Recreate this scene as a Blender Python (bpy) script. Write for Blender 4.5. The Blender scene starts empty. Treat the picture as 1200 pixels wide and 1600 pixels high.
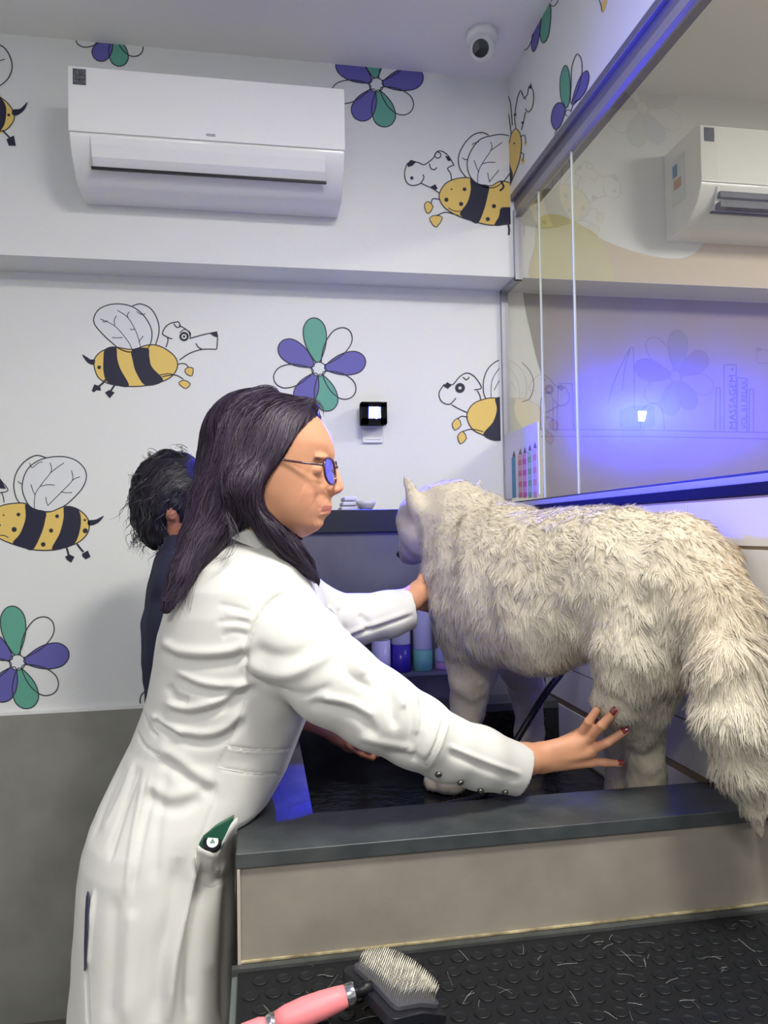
import bpy, bmesh, math, random
import numpy as np
from mathutils import Vector, Matrix, noise
from mathutils.geometry import tessellate_polygon
from mathutils.bvhtree import BVHTree
random.seed(7); rng = np.random.default_rng(7)
SC = bpy.context.scene; COL = SC.collection
# ------------------------------------------------------------------ camera
F_PX = 1148.0
def _c(px, py): return np.array([(px-600)/F_PX, (py-800)/F_PX, 1.0])
_Y = _c(405, 833); _Y /= np.linalg.norm(_Y)
_X = _c(7350, 722); _X /= np.linalg.norm(_X); _X -= _Y*(_X@_Y); _X /= np.linalg.norm(_X)
_Z = np.cross(_X, _Y)
RW = np.array([_X, _Y, _Z]); EYE = np.array([0, 0, 1.43])
def ray(px, py): return RW @ _c(px, py)
def atY(px, py, y): d = ray(px, py); return EYE + d*(y-EYE[1])/d[1]
def atX(px, py, x): d = ray(px, py); return EYE + d*(x-EYE[0])/d[0]
def atZ(px, py, z): d = ray(px, py); return EYE + d*(z-EYE[2])/d[2]
cam = bpy.data.cameras.new('camera'); camo = bpy.data.objects.new('camera', cam); COL.objects.link(camo)
cam.sensor_fit = 'HORIZONTAL'; cam.sensor_width = 36.0; cam.lens = F_PX*36/1200; cam.clip_start = 0.02
M = Matrix(((RW[0,0], -RW[0,1], -RW[0,2], 0), (RW[1,0], -RW[1,1], -RW[1,2], 0), (RW[2,0], -RW[2,1], -RW[2,2], 1.43), (0,0,0,1)))
camo.matrix_world = M; SC.camera = camo
# ------------------------------------------------------------------ world, lights, exposure
SC.view_settings.view_transform = 'Standard'; SC.view_settings.look = 'None'
SC.view_settings.gamma = 1; SC.view_settings.use_curve_mapping = False; SC.view_settings.exposure = 0.68
SC.cycles.sample_clamp_indirect = 6.0; SC.cycles.sample_clamp_direct = 0.0
SC.cycles.caustics_reflective = True; SC.cycles.caustics_refractive = False
SC.cycles.max_bounces = 10; SC.cycles.transparent_max_bounces = 16
W = bpy.data.worlds.new('world'); SC.world = W; W.use_nodes = True
W.node_tree.nodes['Background'].inputs[0].default_value = (0.62, 0.66, 0.72, 1)
W.node_tree.nodes['Background'].inputs[1].default_value = 0.36
def area(name, loc, rot, size, sizey, power, color):
    l = bpy.data.lights.new(name, 'AREA'); l.shape = 'RECTANGLE'; l.size = size; l.size_y = sizey
    l.energy = power; l.color = color
    o = bpy.data.objects.new(name, l); COL.objects.link(o); o.location = loc; o.rotation_euler = rot
    return o
area('ceiling_panel_light', (0.5, 0.3, 2.845), (0, 0, 0), 0.36, 0.36, 26, (1.0, 0.97, 0.90))
area('ceiling_panel_light', (-0.6, -1.3, 2.845), (0, 0, 0), 0.6, 0.6, 36, (1.0, 0.975, 0.92))
area('ceiling_panel_light', (2.3, 0.6, 2.845), (0, 0, 0), 0.6, 0.6, 36, (1.0, 0.96, 0.9))
LED_RADIANCE = 11000.0
# ------------------------------------------------------------------ helpers
def lin(c):
    c = np.array(c[:3], float)/255.0
    v = np.where(c <= .04045, c/12.92, ((c+.055)/1.055)**2.4)
    return (float(v[0]), float(v[1]), float(v[2]), 1.0)
def mat(name, rgb, rough=0.6, metal=0.0, spec=0.5, noise_amt=0.0, nscale=8.0, bump=0.0, bscale=60.0, coat=0.0, rgb2=None, trans=0.0, ior=1.45, sss=0.0, sheen=0.0, attr=None):
    m = bpy.data.materials.new(name); m.use_nodes = True; nt = m.node_tree; b = nt.nodes['Principled BSDF']
    b.inputs['Base Color'].default_value = lin(rgb); b.inputs['Roughness'].default_value = rough
    b.inputs['Metallic'].default_value = metal; b.inputs['Specular IOR Level'].default_value = spec
    b.inputs['Coat Weight'].default_value = coat; b.inputs['Transmission Weight'].default_value = trans; b.inputs['IOR'].default_value = ior
    if sss: b.inputs['Subsurface Weight'].default_value = sss; b.inputs['Subsurface Scale'].default_value = 0.01; b.inputs['Subsurface Radius'].default_value = (1, .35, .2)
    if sheen: b.inputs['Sheen Weight'].default_value = sheen
    tc = nt.nodes.new('ShaderNodeTexCoord')
    if noise_amt or rgb2:
        n = nt.nodes.new('ShaderNodeTexNoise'); n.inputs['Scale'].default_value = nscale; n.inputs['Detail'].default_value = 6
        nt.links.new(tc.outputs['Object'], n.inputs['Vector'])
        r = nt.nodes.new('ShaderNodeValToRGB'); c = lin(rgb); c2 = lin(rgb2) if rgb2 else tuple(v*(1-noise_amt) for v in c[:3])+(1,)
        r.color_ramp.elements[0].position = .35; r.color_ramp.elements[1].position = .68
        r.color_ramp.elements[0].color = c2; r.color_ramp.elements[1].color = c
        nt.links.new(n.outputs['Fac'], r.inputs['Fac']); nt.links.new(r.outputs['Color'], b.inputs['Base Color'])
    if attr:
        a = nt.nodes.new('ShaderNodeAttribute'); a.attribute_name = attr
        nt.links.new(a.outputs['Color'], b.inputs['Base Color'])
    if bump:
        n2 = nt.nodes.new('ShaderNodeTexNoise'); n2.inputs['Scale'].default_value = bscale; n2.inputs['Detail'].default_value = 5
        nt.links.new(tc.outputs['Object'], n2.inputs['Vector'])
        bp = nt.nodes.new('ShaderNodeBump'); bp.inputs['Strength'].default_value = bump; bp.inputs['Distance'].default_value = 0.01
        nt.links.new(n2.outputs['Fac'], bp.inputs['Height']); nt.links.new(bp.outputs['Normal'], b.inputs['Normal'])
    return m
def emat(name, col, strength):
    m = bpy.data.materials.new(name); m.use_nodes = True; nt = m.node_tree; nt.nodes.clear()
    e = nt.nodes.new('ShaderNodeEmission'); e.inputs[0].default_value = (*col, 1); e.inputs[1].default_value = strength
    o = nt.nodes.new('ShaderNodeOutputMaterial'); nt.links.new(e.outputs[0], o.inputs[0]); return m
class MB:
    def __init__(s): s.v = []; s.f = []; s.m = []; s.mats = []
    def mi(s, m):
        if m not in s.mats: s.mats.append(m)
        return s.mats.index(m)
    def add(s, vs, fs, m=None):
        k = len(s.v); i = s.mi(m) if m else 0
        s.v += [tuple(float(c) for c in v) for v in vs]
        for f in fs: s.f.append(tuple(j+k for j in f)); s.m.append(i)
        return s
    def box(s, lo, hi, m=None):
        x0,y0,z0 = lo; x1,y1,z1 = hi
        return s.add([(x0,y0,z0),(x1,y0,z0),(x1,y1,z0),(x0,y1,z0),(x0,y0,z1),(x1,y0,z1),(x1,y1,z1),(x0,y1,z1)],
              [(0,3,2,1),(4,5,6,7),(0,1,5,4),(1,2,6,5),(2,3,7,6),(3,0,4,7)], m)
    def tube(s, pts, rad, m=None, n=10, cap=True, flat=None):
        P = [Vector(tuple(p)) for p in pts]; N = len(P)
        R = rad if hasattr(rad, '__len__') else [rad]*N
        up = Vector((0,0,1)); k0 = []; vs = []; prev = None
        for i in range(N):
            t = (P[min(i+1,N-1)]-P[max(i-1,0)]).normalized()
            if prev is None:
                a = t.cross(up);  a = a if a.length > .05 else t.cross(Vector((1,0,0)))
                a.normalize()
            else: a = (prev - t*prev.dot(t)).normalized()
            prev = a; b = t.cross(a)
            for j in range(n):
                th = 2*math.pi*j/n; q = P[i] + a*(math.cos(th)*R[i]) + b*(math.sin(th)*R[i]*(flat or 1)); vs.append(q)
        fs = [(i*n+j, i*n+(j+1)%n, (i+1)*n+(j+1)%n, (i+1)*n+j) for i in range(N-1) for j in range(n)]
        if cap: fs += [tuple(range(n-1,-1,-1)), tuple(range((N-1)*n, N*n))]
        return s.add(vs, fs, m)
    def lathe(s, c, prof, m=None, n=32, axis=(0,0,1)):
        ax = Vector(axis).normalized(); a = ax.cross(Vector((1,0,0))); a = a if a.length > .1 else ax.cross(Vector((0,1,0))); a.normalize(); b = ax.cross(a); C = Vector(tuple(c)); vs = []
        for r, h in prof:
            for j in range(n):
                th = 2*math.pi*j/n; vs.append(C + ax*h + (a*math.cos(th) + b*math.sin(th))*r)
        N = len(prof)
        fs = [(i*n+j, i*n+(j+1)%n, (i+1)*n+(j+1)%n, (i+1)*n+j) for i in range(N-1) for j in range(n)]
        fs += [tuple(range(n-1,-1,-1)), tuple(range((N-1)*n, N*n))]
        return s.add(vs, fs, m)
    def ball(s, c, r, m=None, n=16, k=10):
        r = r if hasattr(r, '__len__') else (r,r,r); vs = []; fs = []
        for i in range(k+1):
            ph = math.pi*i/k
            for j in range(n):
                th = 2*math.pi*j/n; vs.append((c[0]+r[0]*math.sin(ph)*math.cos(th), c[1]+r[1]*math.sin(ph)*math.sin(th), c[2]+r[2]*math.cos(ph)))
        fs = [(i*n+j, (i+1)*n+j, (i+1)*n+(j+1)%n, i*n+(j+1)%n) for i in range(k) for j in range(n)]
        return s.add(vs, fs, m)
    def build(s, name, m=None, parent=None, smooth=False, bevel=0.0, kind=None, autos=None):
        me = bpy.data.meshes.new(name); me.from_pydata(s.v, [], s.f)
        for q in (s.mats or ([m] if m else [])): me.materials.append(q)
        if s.mats: me.polygons.foreach_set('material_index', s.m)
        bm = bmesh.new(); bm.from_mesh(me); bmesh.ops.remove_doubles(bm, verts=bm.verts, dist=1e-7)
        if not autos == 'nonorm': bmesh.ops.recalc_face_normals(bm, faces=bm.faces)
        bm.to_mesh(me); bm.free()
        if smooth: me.polygons.foreach_set('use_smooth', [True]*len(me.polygons))
        o = bpy.data.objects.new(name, me); COL.objects.link(o)
        if parent: o.parent = parent; o.matrix_parent_inverse = parent.matrix_world.inverted()
        if bevel:
            b = o.modifiers.new('bevel', 'BEVEL'); b.width = bevel; b.segments = 3; b.limit_method = 'ANGLE'; b.angle_limit = math.radians(40)
            me.polygons.foreach_set('use_smooth', [True]*len(me.polygons)); b.harden_normals = True
        if kind: o['kind'] = kind
        return o
def thing(name, label, cat, loc=(0,0,0), group=None):
    o = bpy.data.objects.new(name, None); COL.objects.link(o); o.location = tuple(float(c) for c in loc); o.empty_display_size = .05
    o.matrix_world = Matrix.Translation(o.location)
    return tag(o, label, cat, group)
def tag(o, label, cat, group=None):
    o['label'] = label; o['category'] = cat
    if group: o['group'] = group
    return o
def spl(pts, n=8, closed=True):
    P = [np.array(p, float) for p in pts]; N = len(P); out = []
    rngi = range(N) if closed else range(N-1)
    for i in rngi:
        if closed: p0,p1,p2,p3 = P[i-1],P[i],P[(i+1)%N],P[(i+2)%N]
        else: p0,p1,p2,p3 = P[max(i-1,0)],P[i],P[i+1],P[min(i+2,N-1)]
        for k in range(n):
            t = k/n; out.append(.5*((2*p1)+(-p0+p2)*t+(2*p0-5*p1+4*p2-p3)*t*t+(-p0+3*p1-3*p2+p3)*t**3))
    if not closed: out.append(P[-1])
    return out
# ------------------------------------------------------------------ materials of the room
M_wall = mat('wall_paint', (230,232,229), .55, bump=.03, bscale=90)
M_ceil = mat('ceiling_paint', (244,243,240), .8)
M_ink = mat('mural_ink', (44,44,58), .6); M_yel = mat('mural_yellow', (232,200,108), .55); M_dark = mat('mural_dark', (34,34,58), .55)
M_pur = mat('mural_purple', (102,98,174), .55); M_grn = mat('mural_green', (98,168,146), .55); M_wht = mat('mural_white', (226,229,230), .55)
M_gtile = mat('grey_tile', (150,150,141), .45, rgb2=(134,134,125), nscale=7, bump=.05, bscale=30)
M_trimw = mat('white_strip', (235,236,232), .4)
M_alu = mat('aluminium_profile', (168,168,178), .35, metal=.55)
M_alud = mat('aluminium_track', (128,126,140), .4, metal=.4)
M_stone = mat('slate_stone', (74,78,78), .36, rgb2=(56,60,62), nscale=14, bump=.12, bscale=45, spec=.6)
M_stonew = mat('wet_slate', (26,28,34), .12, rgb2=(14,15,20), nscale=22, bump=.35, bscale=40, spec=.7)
M_white = mat('white_plastic', (240,241,238), .3, coat=.3)
M_black = mat('black_plastic', (18,18,22), .4)
M_rubber = mat('black_rubber', (17,19,22), .55, bump=.1, bscale=160)
M_chrome = mat('polished_metal', (210,210,214), .18, metal=1)
M_beige = mat('beige_wall_paint', (216,200,168), .6); M_beige_shade = mat('beige_lower_wall_painted_shade', (140,127,112), .6); M_lemon = mat('pale_yellow_paint', (214,208,150), .6)  # lower wall beige is darkened: shade behind the blue glow put into its colour
M_floor = mat('floor_tile', (118,116,108), .5, rgb2=(104,103,97), nscale=6)
M_line = mat('mural_faint_line', (78,68,98), .7)
GX = 0.822; XR = 0.804; YB = 2.22; YL = 2.36; ZB = 2.233; ZC = 2.873; Z_DADO = .902; YTB = 2.0
# ------------------------------------------------------------------ mural drawing on wall planes
def clip(poly, axis, val, keep_less):
    out = []
    for i in range(len(poly)):
        a, b = poly[i-1], poly[i]; ia = (a[axis] <= val) == keep_less; ib = (b[axis] <= val) == keep_less
        if ia != ib:
            t = (val-a[axis])/(b[axis]-a[axis]); out.append(a+(b-a)*t)
        if ib: out.append(b)
    return out
class Mural:
    """flat painting: outlines given where they stand on the wall, laid on the wall plane as polygons"""
    def __init__(s, mb, proj, nrm, clips): s.mb = mb; s.proj = proj; s.n = np.array(nrm, float); s.clips = clips; s.k = 0; s.o = (0,0,1.0)
    def at(s, ox, oy, sc): s.o = (ox, oy, sc); return s
    def fill(s, pts, m, smooth=True, n=6):
        s.k += 1; ox,oy,sc = s.o
        P = [(ox+p[0]*sc, oy+p[1]*sc) for p in pts]
        if smooth: P = spl(P, n)
        Q = [np.array(s.proj(p[0], p[1])) + s.n*(.0006+.00001*s.k) for p in P]
        for c in s.clips: Q = clip(Q, *c)
        if len(Q) < 3: return s
        tri = tessellate_polygon([[Vector(tuple(q)) for q in Q]])
        s.mb.add(Q, [t for t in tri if len(set(t)) == 3], m); return s
    def line(s, pts, m=None, w=1.5, closed=False, n=6):
        m = m or M_ink; ox,oy,sc = s.o; s.k += 1
        P = spl([(ox+p[0]*sc, oy+p[1]*sc) for p in pts], n, closed) if len(pts) > 2 else [np.array((ox+p[0]*sc, oy+p[1]*sc)) for p in pts]
        if closed: P.append(P[0])
        N = len(P)
        L = []; R = []
        for i in range(N):
            t = P[min(i+1,N-1)]-P[max(i-1,0)]
            if closed and i in (0, N-1): t = P[1]-P[-2]
            t = t/(np.linalg.norm(t)+1e-9); q = np.array((-t[1], t[0]))*w*.5; L.append(P[i]+q); R.append(P[i]-q)
        off = s.n*(.0007+.00001*s.k)
        for i in range(N-1):
            Q = [np.array(s.proj(*p))+off for p in (L[i],L[i+1],R[i+1],R[i])]
            for c in s.clips: Q = clip(Q, *c)
            if len(Q) >= 3: s.mb.add(Q, [tuple(range(len(Q)))], m)
        return s
    def dot(s, x, y, r, m=None):
        return s.fill([(x+r*math.cos(a), y+r*math.sin(a)) for a in np.linspace(0, 2*math.pi, 14)[:-1]], m or M_ink, False)
    def ring(s, x, y, r, w=1.5): return s.line([(x+r*math.cos(a), y+r*math.sin(a)) for a in np.linspace(0, 2*math.pi, 15)[:-1]], None, w, True, 2)
    def petal(s, tip, wid, m, lw=1.5):
        t = np.array(tip, float); L = np.linalg.norm(t); u = t/L; v = np.array((-u[1], u[0]))
        pr = [(.12,.0),(.3,.28),(.55,.46),(.8,.46),(.95,.27),(1.0,0)]
        P = [u*a*L+v*b*wid for a,b in pr]+[u*a*L-v*b*wid for a,b in pr[-2:0:-1]]
        if m is not M_wht: s.fill(P, m)
        s.line(P, None, lw, True)
    def flower(s, cx, cy, sc, lw=1.6):
        s.at(cx, cy, sc)
        for tip, m in (((-9,-80),M_grn),((46,-62),M_wht),((73,-14),M_pur),((55,40),M_wht),((17,65),M_grn),((-30,54),M_pur),((-70,16),M_wht),((-61,-40),M_pur)):
            s.petal(tip, 37, m, lw)
        s.dot(0,0,11,M_wht); s.ring(0,0,11,lw)
def bee_a(M, ox, oy, s):      # long nosed bee, facing right
    M.at(ox, oy, s); w = 1.7
    wing1 = [(540,300),(480,245),(440,190),(455,140),(500,112),(560,105),(620,118),(670,155),(705,210),(712,260),(695,310),(650,325),(600,330),(560,315)]
    M.line([(620,115),(660,105),(710,130),(740,185),(745,240),(730,295)], None, w); M.fill(wing1, M_wht); M.line(wing1, None, w, True)
    for l in ([(470,175),(540,210),(600,280),(620,320)],[(540,205),(535,185),(545,160)],[(525,262),(550,264),(575,262)],[(550,135),(600,170),(640,240),(660,310)],[(600,170),(598,155),(606,142)],[(650,285),(660,270),(672,255)],[(610,222),(620,226),(632,222)],[(480,185),(490,190),(505,183)],[(640,140),(665,155),(680,150)]): M.line(l, None, 1.2)
    body = [(440,380),(455,345),(490,320),(540,308),(620,318),(690,298),(740,300),(790,325),(825,360),(832,400),(810,440),(770,465),(700,485),(620,492),(540,485),(490,470),(455,440)]
    M.fill(body, M_yel)
    M.fill([(490,322),(515,306),(545,310),(550,360),(565,410),(605,490),(540,486),(500,468),(485,420),(485,360)], M_dark)
    M.fill([(620,320),(692,312),(700,350),(712,400),(765,464),(685,488),(640,430),(622,370)], M_dark)
    M.line(body, None, w, True); M.fill([(385,343),(405,352),(425,365),(445,366),(440,390),(410,380)], M_dark); M.dot(465,402,9)
    M.line([(500,455),(480,478),(455,498)], None, 3); M.fill([(430,512),(442,482),(470,490),(474,512),(452,510),(440,520)], M_dark, False)
    M.line([(538,485),(528,500),(515,520)], None, 3); M.fill([(492,520),(512,508),(538,520),(514,548)], M_dark, False)
    M.line([(832,390),(850,384),(872,388),(882,402)], None, 1.6); M.fill([(868,412),(885,402),(906,408),(900,442),(882,438),(870,428)], M_yel, False); M.line([(868,412),(885,402),(906,408),(900,442),(882,438),(870,428)], None, 1.4, True, 2)
    M.line([(760,446),(820,438),(860,458)], None, 1.6); M.line([(750,438),(790,432),(825,440)], None, 1.4); F = [(838,475),(862,462),(893,480),(872,502),(850,490)]; M.fill(F, M_yel, False); M.line(F, None, 1.4, True, 2)
    for l in ([(778,308),(786,285),(785,262),(762,245),(775,215),(800,196),(838,188)],[(785,260),(795,266),(808,268)],[(838,190),(845,208),(830,215),(815,198)],[(840,206),(862,218),(885,236),(892,262)],[(892,266),(950,250),(1015,236)],[(1015,236),(1020,262),(1016,316)],[(1016,318),(950,318),(890,336),(842,368)],[(918,290),(930,308),(946,316)]): M.line(l, None, w)
    M.fill([(982,242),(1018,233),(1020,262),(1003,258)], M_dark, False); M.ring(863,258,17,3.4); M.dot(863,258,6); M.line([(842,240),(866,225),(892,240),(890,270)], None, 1.3)
def bee_b(M, ox, oy, s):      # spotted bee facing left
    M.at(ox, oy, s); w = 1.7
    M.line([(215,825),(170,815),(120,840),(80,890),(65,950),(75,1010),(95,1040)], None, w)
    wing = [(155,1065),(115,1010),(105,950),(130,880),(190,835),(280,820),(350,835),(395,875),(405,920),(385,970),(340,1020),(300,1052),(240,1078)]
    M.fill(wing, M_wht); M.line(wing, None, w, True)
    for l in ([(235,850),(240,890),(195,950),(165,1000),(162,1065)],[(300,850),(268,872),(240,895)],[(145,950),(155,980),(165,1000)],[(190,960),(225,952),(258,955)],[(335,885),(340,930),(290,985),(225,1050)],[(375,915),(355,922),(340,932)],[(285,985),(310,990),(338,988)],[(215,1010),(218,1030),(225,1050)],[(85,935),(95,945),(108,950)],[(140,850),(150,872),(180,850),(200,845)]): M.line(l, None, 1.2)
    body = [(-70,1110),(-40,1075),(10,1050),(60,1040),(120,1040),(160,1065),(230,1080),(300,1055),(350,1060),(390,1085),(415,1120),(415,1170),(385,1210),(340,1235),(260,1257),(170,1258),(90,1240),(0,1205),(-60,1160)]
    M.fill(body, M_yel)
    M.fill([(120,1042),(155,1065),(213,1078),(212,1120),(195,1180),(155,1256),(110,1247),(60,1227),(95,1180),(120,1110)], M_dark)
    M.fill([(302,1055),(345,1060),(372,1076),(380,1130),(365,1200),(335,1238),(245,1257),(280,1180),(298,1110)], M_dark)
    M.line(body, None, w, True)
    for x,y,r in ((87,1092,9),(18,1095,4),(67,1162,12),(0,1142,5),(268,1100,9),(240,1167,10),(203,1232,11),(398,1118,6),(400,1168,12)): M.dot(x,y,r)
    M.fill([(415,1120),(450,1115),(487,1098),(465,1127),(435,1142),(413,1140)], M_dark)
    M.line([(312,1245),(318,1265),(324,1288)], None, 3); M.fill([(305,1290),(325,1278),(350,1290),(334,1318),(315,1305)], M_dark, False)
    M.line([(362,1230),(375,1248),(392,1268)], None, 3); M.fill([(385,1276),(412,1260),(425,1290),(402,1302),(386,1288)], M_dark, False)
    M.line([(0,1190),(20,1190),(40,1200)], None, 1.4)
def bee_b_head(M, ox, oy, s):  # round muzzled head of the spotted bee (in the frame of bee C)
    M.at(ox, oy, s); w = 1.6
    M.line([(432,755),(408,770),(396,812),(404,852),(430,870),(468,862),(486,835),(482,818)], None, w)
    M.line([(436,756),(465,764),(490,772),(530,742),(548,712),(572,710),(600,730),(628,775)], None, w); M.line([(628,775),(612,780),(598,792),(612,815),(616,845)], None, w)
    M.line([(470,858),(500,872),(530,886),(562,908)], None, w); M.line([(512,768),(520,790),(535,796),(548,786)], None, w); M.ring(552,728,14,1.5)
    M.fill([(408,768),(425,750),(452,758),(432,778),(412,784)], M_dark, False); M.fill([(586,732),(606,734),(618,752),(600,756)], M_dark, False); M.fill([(518,876),(540,864),(552,884),(536,894)], M_dark, False); M.dot(430,835,8)
def bee_c(M, ox, oy, s):
    bee_b_head(M, ox, oy, s); w = 1.6
    M.line([(690,838),(655,790),(650,730),(680,670),(720,632),(760,622),(790,634)], None, w)
    wing = [(738,862),(700,820),(690,760),(712,700),(750,655),(800,638),(860,632),(930,660),(950,730),(900,800),(850,860),(800,882)]
    M.fill(wing, M_wht); M.line(wing, None, w, True)
    for l in ([(800,665),(803,700),(765,760),(742,805),(738,860)],[(855,668),(828,686),(803,705)],[(722,752),(732,782),(745,810)],[(760,768),(790,762),(822,762)],[(838,798),(812,830),(792,855)],[(785,810),(790,835),(795,855)],[(712,680),(722,672),(745,665)],[(668,740),(678,748),(690,748)]): M.line(l, None, 1.2)
    body = [(562,900),(590,860),(640,838),(700,835),(740,862),(800,872),(845,850),(900,862),(960,900),(980,960),(950,1020),(890,1048),(800,1056),(720,1038),(640,1010),(585,975),(560,935)]
    M.fill(body, M_yel); M.fill([(705,838),(740,862),(790,872),(785,920),(770,980),(740,1046),(700,1032),(655,1005),(690,950),(706,890)], M_dark)
    M.fill([(846,978),(870,972),(905,980),(915,1040),(860,1056),(818,1056),(838,1015)], M_dark); M.line(body, None, w, True)
    for x,y,r in ((617,888,4),(677,888,9),(592,937,10),(661,957,10),(815,967,10),(786,1028,10)): M.dot(x,y,r)
    M.line([(520,952),(530,932),(562,936)], None, 1.5); M.line([(545,1012),(590,996),(650,1012)], None, 1.5); M.line([(600,975),(630,990),(660,990)], None, 1.3)
    for F in ([(490,958),(508,946),(530,970),(508,1002),(494,988)],[(514,1022),(540,1010),(574,1020),(546,1066),(522,1046)]): M.fill(F, M_yel, False); M.line(F, None, 1.3, True, 2)
    M.line([(882,1050),(886,1080),(884,1102)], None, 3); M.line([(846,850),(860,876),(842,896)], None, 3)
def bee_d(M, ox, oy, s):
    M.at(ox, oy, s); w = 1.6
    wing = [(1010,432),(1000,370),(1020,310),(1065,275),(1110,280),(1130,340),(1110,410),(1060,436)]
    M.fill(wing, M_wht); M.line(wing, None, w, True); M.line([(1032,430),(1036,360),(1068,305)], None, 1.2); M.line([(1045,400),(1055,380),(1066,360)], None, 1.2)
    for l in ([(838,374),(816,410),(826,446),(860,458),(886,432)],[(845,370),(872,376),(900,345),(930,328),(960,340),(985,372),(990,392),(962,398)],[(975,402),(985,420),(990,442)],[(868,460),(900,478),(932,492)],[(915,345),(930,356),(942,344)]): M.line(l, None, w)
    M.fill([(834,382),(850,366),(870,378),(852,394)], M_dark, False); M.ring(903,390,12,4); M.ring(903,390,19,1.2)
    body = [(934,492),(960,455),(1010,435),(1050,432),(1100,440),(1140,480),(1130,560),(1068,608),(1000,586),(960,566),(936,530)]
    M.fill(body, M_yel); M.fill([(1050,433),(1090,438),(1120,520),(1068,608),(1000,586),(1040,532),(1056,480)], M_dark); M.line(body, None, w, True)
    M.line([(892,520),(910,508),(936,512)], None, 1.5); M.line([(912,572),(950,562),(1000,572)], None, 1.5)
    for F in ([(870,540),(893,515),(908,545),(882,566)],[(893,592),(914,570),(930,600),(905,624)]): M.fill(F, M_yel, False); M.line(F, None, 1.3, True, 2)
# ------------------------------------------------------------------ walls
def struct(mb, name, m=None, **k): return mb.build(name, m, kind='structure', **k)
struct(MB().box((-2.6,-2.4,-.05),(3.4,YL+.1,0.0), M_floor), 'floor')
struct(MB().box((-2.6,-2.4,ZC),(3.4,YL+.1,ZC+.05), M_ceil), 'ceiling')
wb = MB()
wb.box((-2.6,YL,Z_DADO),(3.4,YL+.1,ZC), M_wall); wb.box((-2.6,YL-.012,0),(3.4,YL+.1,Z_DADO), M_gtile)
wb.box((-2.6,YL-.013,Z_DADO),(3.4,YL+.02,Z_DADO+.008), M_trimw)
wb.box((-2.6,YB,ZB),(3.4,YL+.05,ZC), M_wall)
mu = Mural(wb, lambda x,y: atY(x,y,YL), (0,-1,0), [(0,XR-.001,True),(2,Z_DADO+.012,False)])
bee_a(mu, 0, 440, 1/3); bee_b(mu, 0, 440, 1/3)
mu.at(0,440,1/3).fill([(-14,905),(8,935),(28,972),(-14,968)], M_dark, False); mu.line([(-14,905),(8,935),(38,978),(0,990)], None, 1.5); mu.line([(8,990),(16,1010),(20,1036)], None, 1.5)
bee_d(mu, 380, 460, .375); mu.flower(498,577,1.0); mu.flower(27.5,1035,1.1); mu.at(0,0,1).line([(231,1076),(221,1086),(219,1096),(222,1104),(232,1110)], None, 1.8)
mu.at(0,0,1)
mu2 = Mural(wb, lambda x,y: atY(x,y,YB), (0,-1,0), [(0,XR-.001,True),(2,ZC-.001,True)])
mu2.flower(588,133,1.0); mu2.flower(176,50,.82); bee_c(mu2, 500, 0, 1/3)
mu2.at(0,0,1); mu2.line([(-6,68),(8,76),(17,92),(19,108),(12,124),(-2,136)], None, 1.7); mu2.line([(-2,96),(4,94),(8,93)], None, 1.4)
mu2.fill([(-4,150),(6,156),(14,166),(21,176),(21,190),(10,203),(-4,206)], M_yel); mu2.fill([(-6,152),(4,156),(10,170),(8,192),(0,206),(-6,206)], M_dark); mu2.line([(-4,150),(6,156),(16,166),(22,178),(21,190),(10,203),(-4,206)], None, 1.5); mu2.dot(14,180,2.4)
mu2.fill([(20,172),(32,170),(43,160),(38,172),(28,180),(20,180)], M_dark); mu2.line([(4,204),(12,212),(18,218)], None, 2.4); mu2.fill([(10,218),(22,212),(25,228),(14,228)], M_dark, False)
# treatment room side of the same wall: painted blobs, lower beige with shade painted in, outline drawings
clB = [(0,GX+.03,False),(0,3.39,True),(2,ZB+.001,False)]
mo = Mural(wb, lambda x,y: atY(x,y,YB), (0,-1,0), clB)
mo.fill([(838,448),(836,380),(842,342),(870,335),(905,350),(945,376),(1000,396),(1050,404),(1082,398),(1103,374),(1118,345),(1150,325),(1230,310),(1900,300),(1900,480),(1000,470)], M_beige)
mo.fill([(838,448),(836,380),(842,342),(870,335),(905,350),(935,370),(950,400),(955,450),(900,452)], M_lemon)
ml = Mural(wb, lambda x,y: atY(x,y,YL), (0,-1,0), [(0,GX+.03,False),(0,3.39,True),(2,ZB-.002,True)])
ml.fill([(812,430),(822,490),(838,560),(850,600),(1900,600),(1900,430)], M_beige_shade, False)  # beige area of the lower wall, its shade painted into the fill
ml.fill([(848,590),(852,640),(850,720),(848,1000),(1900,1000),(1900,590)], M_beige_shade, False)
LNM = M_line
for l in ([(845,671),(1000,672),(1200,676),(1900,680)],[(845,682),(1000,682),(1200,686),(1900,690)],[(1131,673),(1131,570),(1150,570),(1150,674)],[(1152,674),(1152,590),(1167,592),(1167,675)],[(1117,672),(1119,606),(1125,606),(1125,672)],[(1170,675),(1171,608),(1177,608),(1177,676)]):
    for i in range(len(l)-1): ml.line([l[i], l[i+1]], LNM, 1.1)
for l in ([(950,628),(962,590),(985,544),(990,560),(991,640)],[(972,610),(976,575),(985,544)],[(815,566),(828,580),(834,600),(828,622),(815,628)],[(845,672),(846,622),(862,618),(864,670)],[(870,672),(872,606),(876,600),(892,600),(894,606),(896,672)],[(1000,672),(1004,640),(1020,630),(1034,640),(1038,672)]): ml.line(l, LNM, 1.1)
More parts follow.
